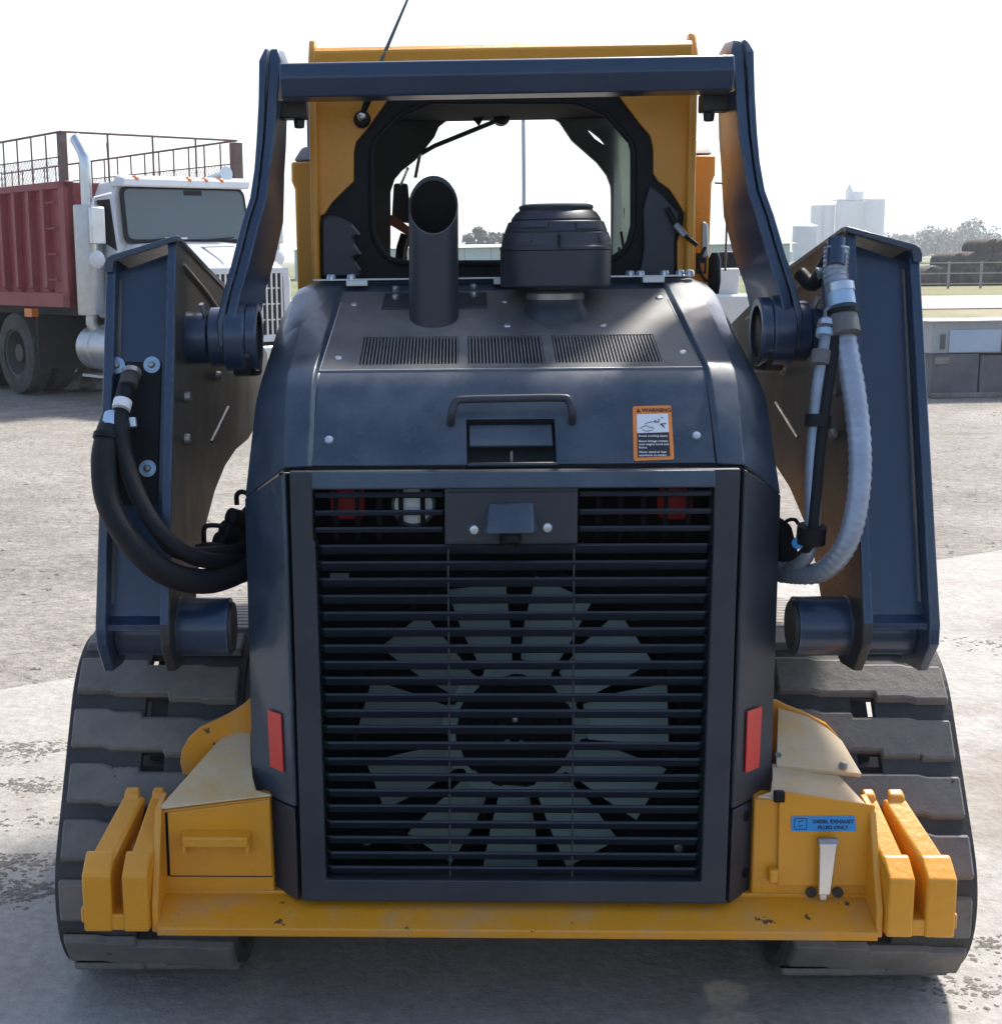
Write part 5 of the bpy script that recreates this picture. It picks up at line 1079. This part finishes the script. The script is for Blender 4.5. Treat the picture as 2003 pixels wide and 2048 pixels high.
# white tank
q = P(1405, 600, 9.0); tn = empty('white_tank', (q.x, 9.0, -.03)); tag(tn, 'white tank with a square neck partly hidden behind the loader right tower link', 'tank')
zA, zB = P(1400, 510, 9).z+.03, P(1400, 560, 9).z+.03
obj('tank_body', prismm([(-.22, 0, .45), (.16, 0, .45), (.16, 0, zB-.06), (.10, 0, zB), (-.18, 0, zB), (-.22, 0, zB-.05)], (0, .6, 0)), 'tank', tn, off=Z0, bevel=.03, seg=3); obj('tank_neck', boxm(((-.14, .1, zB-.02), (.015, .4, zA))), 'tank', tn, off=Z0, bevel=.012)
obj('tank_lid', lathem((-.02, .3, zA), (0, 0, 1), [(0, .07), (.05, .08), (.10, .06), (.11, .01)], 16), 'black', tn, off=Z0)
obj('tank_stand', boxm(((-.20, .02, 0), (-.16, .06, .45)), ((.10, .02, 0), (.14, .06, .45)), ((-.20, .5, 0), (-.16, .54, .45)), ((.10, .5, 0), (.14, .54, .45)), ((-.22, 0, .41), (.16, .6, .45))), 'rust', tn, off=Z0)
# grain elevator and bins
def far(px, Y): return P(px, 500, Y).x
Y0 = 520.; ge = empty('grain_elevator', (far(1600, Y0), Y0, -.06)); tag(ge, 'tall white concrete grain elevator on the horizon', 'grain elevator')
ox = far(1600, Y0); zz = lambda py: P(1600, py, Y0).z
def cyl(name, p0, p1, zt_, y=0., m='siloc', par=ge): x0, x1 = far(p0, Y0)-ox, far(p1, Y0)-ox; r = (x1-x0)/2; return obj(name, lathem(((x0+x1)/2, y, 0), (0, 0, 1), [(0, r*.98), (0, r), (zt_, r), (zt_, r*.1)], 24), m, par, off=Z0)
for k in range(2): cyl('silo', 1537+k*22, 1560+k*22, zz(389), 0)
for k in range(2): cyl('silo', 1581+k*22, 1604+k*22, zz(381), -3)
cyl('silo', 1626, 1663, zz(381), -8)
x0, x1 = far(1583, Y0)-ox, far(1626, Y0)-ox; obj('elevator_wall', boxm(((x0, -7.5, 0), (x1, 0, zz(384)))), 'siloc', ge, off=Z0)
cyl('headhouse', 1606, 1635, zz(364), 0); x0, x1 = far(1604, Y0)-ox, far(1611, Y0)-ox; obj('leg_tower', boxm(((x0, -2, zz(384)), (x1, 2, zz(358))), ((x0+.3, -1, zz(358)), (x1-.3, 1, zz(352))), ((x0+.5, -.3, zz(352)), (x1-.6, .3, zz(345)))), 'siloc', ge, off=Z0)
obj('roof_slab', boxm(((far(1580, Y0)-ox, -6, zz(381)), (far(1640, Y0)-ox, 4, zz(379)))), 'siloc', ge, off=Z0)
def gbin(p0, p1, py_e, py_t, Y, lab):
    x0, x1 = far(p0, Y), far(p1, Y); r = (x1-x0)/2; ze, zt2 = P(1500, py_e, Y).z, P(1500, py_t, Y).z
    e = empty('grain_bin', ((x0+x1)/2, Y, -.06)); tag(e, lab, 'grain bin', 'grain bins by the elevator')
    prof = []; n = 14
    for i in range(n+1): prof.append((ze*i/n, r+(.04*r/6 if i % 2 else 0)))
    obj('bin_wall', lathem((0, 0, 0), (0, 0, 1), prof, 28), 'steel', e, off=Z0, smooth=20); obj('bin_roof', lathem((0, 0, 0), (0, 0, 1), [(ze, r*1.03), (zt2, r*.10), (zt2+.3, r*.08), (zt2+.3, .05)], 28), 'steel', e, off=Z0)
gbin(1504, 1551, 430, 421, 380., 'corrugated steel grain bin left of the grain elevator')
gbin(1488, 1506, 478, 470, 330., 'small low grain bin partly hidden behind the right tower link')
# trees
def tree(x, y, h, wd_, lab, group, seed, dens=420):
    rg = random.Random(seed); e = empty('tree', (x, y, -.06)); tag(e, lab, 'tree', group)
    bm = bmesh.new(); tube(bm, [V(0, 0, 0), V(.1, 0, h*.3), V(-.1, .1, h*.6)], [h*.035, h*.025, h*.012], 7)
    for k in range(5): a = rg.uniform(0, 6.28); tube(bm, [V(0, 0, h*(.25+.07*k)), V(wd_*.3*math.cos(a), wd_*.3*math.sin(a), h*(.45+.08*k))], [h*.015, h*.006], 5)
    obj('trunk', bm, 'bark', e, off=Z0)
    bm = bmesh.new(); cl = [(V(rg.uniform(-.36, .36)*wd_, rg.uniform(-.36, .36)*wd_, h*rg.uniform(.28, .78)), rg.uniform(.16, .30)*wd_) for _ in range(9)]
    for k in range(dens):
        c, r = rg.choice(cl); d = V(rg.gauss(0, 1), rg.gauss(0, 1), rg.gauss(0, 1)).normalized(); p = c+d*r*rg.uniform(.55, 1.05); p.z = max(h*.12, p.z)
        s_ = h*rg.uniform(.035, .07); u1 = V(rg.gauss(0, 1), rg.gauss(0, 1), rg.gauss(0, 1)).normalized(); u2 = u1.orthogonal().normalized()
        bm.faces.new([bm.verts.new(p+q) for q in (u1*s_, u2*s_*.7, -u1*s_, -u2*s_*.7)])
    obj('crown', bm, 'leaf', e, off=Z0, smooth=0)
places = ['leftmost of', 'second from the left in', 'third from the left in', 'fourth from the left in', 'fifth from the left in', 'sixth from the left in', 'seventh from the left in', 'eighth from the left in', 'ninth from the left in']
for k, (px, h, wd_) in enumerate(((1700, 6, 12), (1724, 8.5, 14), (1750, 10.5, 15), (1776, 11, 15), (1801, 10, 14), (1827, 11, 15), (1854, 11, 15), (1877, 14, 15), (1902, 11, 15))):
    tree(far(px, 380.), 380.+(k % 3)*9, h*.70, wd_*.74, 'hazy tree, '+places[k]+' the far tree line at the right', 'trees on the far ridge at the right', 100+k, 1500)
places = ['left one of', 'second of', 'third of', 'right one of']
for k, (px, h) in enumerate(((884, 6.4), (902, 7.4), (925, 6.2), (944, 6.8))):
    tree(far(px, 220.), 220., h, 3.6, 'small tree above the shed roof seen through the cab window, '+places[k]+' four', 'trees above the shed roof', 300+k, 420)
hb = bmesh.new(); pts = [P(x, y, 620.) for x, y in ((1660, 476), (1700, 468), (1745, 464), (1800, 460), (1860, 458), (1920, 456), (2000, 456))]
va = [hb.verts.new((p.x, 620, -.05)) for p in pts]; vb = [hb.verts.new((p.x, 700, p.z)) for p in pts]; vc = [hb.verts.new((p.x, 900, -.05)) for p in pts]
for k in range(len(pts)-1): hb.faces.new((va[k], va[k+1], vb[k+1], vb[k])); hb.faces.new((vb[k], vb[k+1], vc[k+1], vc[k]))
hb.faces.new((va[0], vb[0], vc[0])); o = obj('hill', hb, 'grass'); o['kind'] = 'structure'

# ------------------------------------------------------------------ haze
hm = bpy.data.materials.new('haze_air'); hm.use_nodes = True; hn = hm.node_tree.nodes; hn.clear()
ho = hn.new('ShaderNodeOutputMaterial'); pv = hn.new('ShaderNodeVolumePrincipled')
pv.inputs['Color'].default_value = (.90, .94, 1, 1); pv.inputs['Density'].default_value = .0007; pv.inputs['Anisotropy'].default_value = .3
hm.node_tree.links.new(pv.outputs[0], ho.inputs['Volume'])
hz_ = obj('haze', boxm(((-3100, -3100, -1.1), (3100, 3100, 60))), hm, smooth=0); hz_['kind'] = 'stuff'; hz_['label'] = 'thin pale haze in the air over the yard and fields'; hz_['category'] = 'haze'
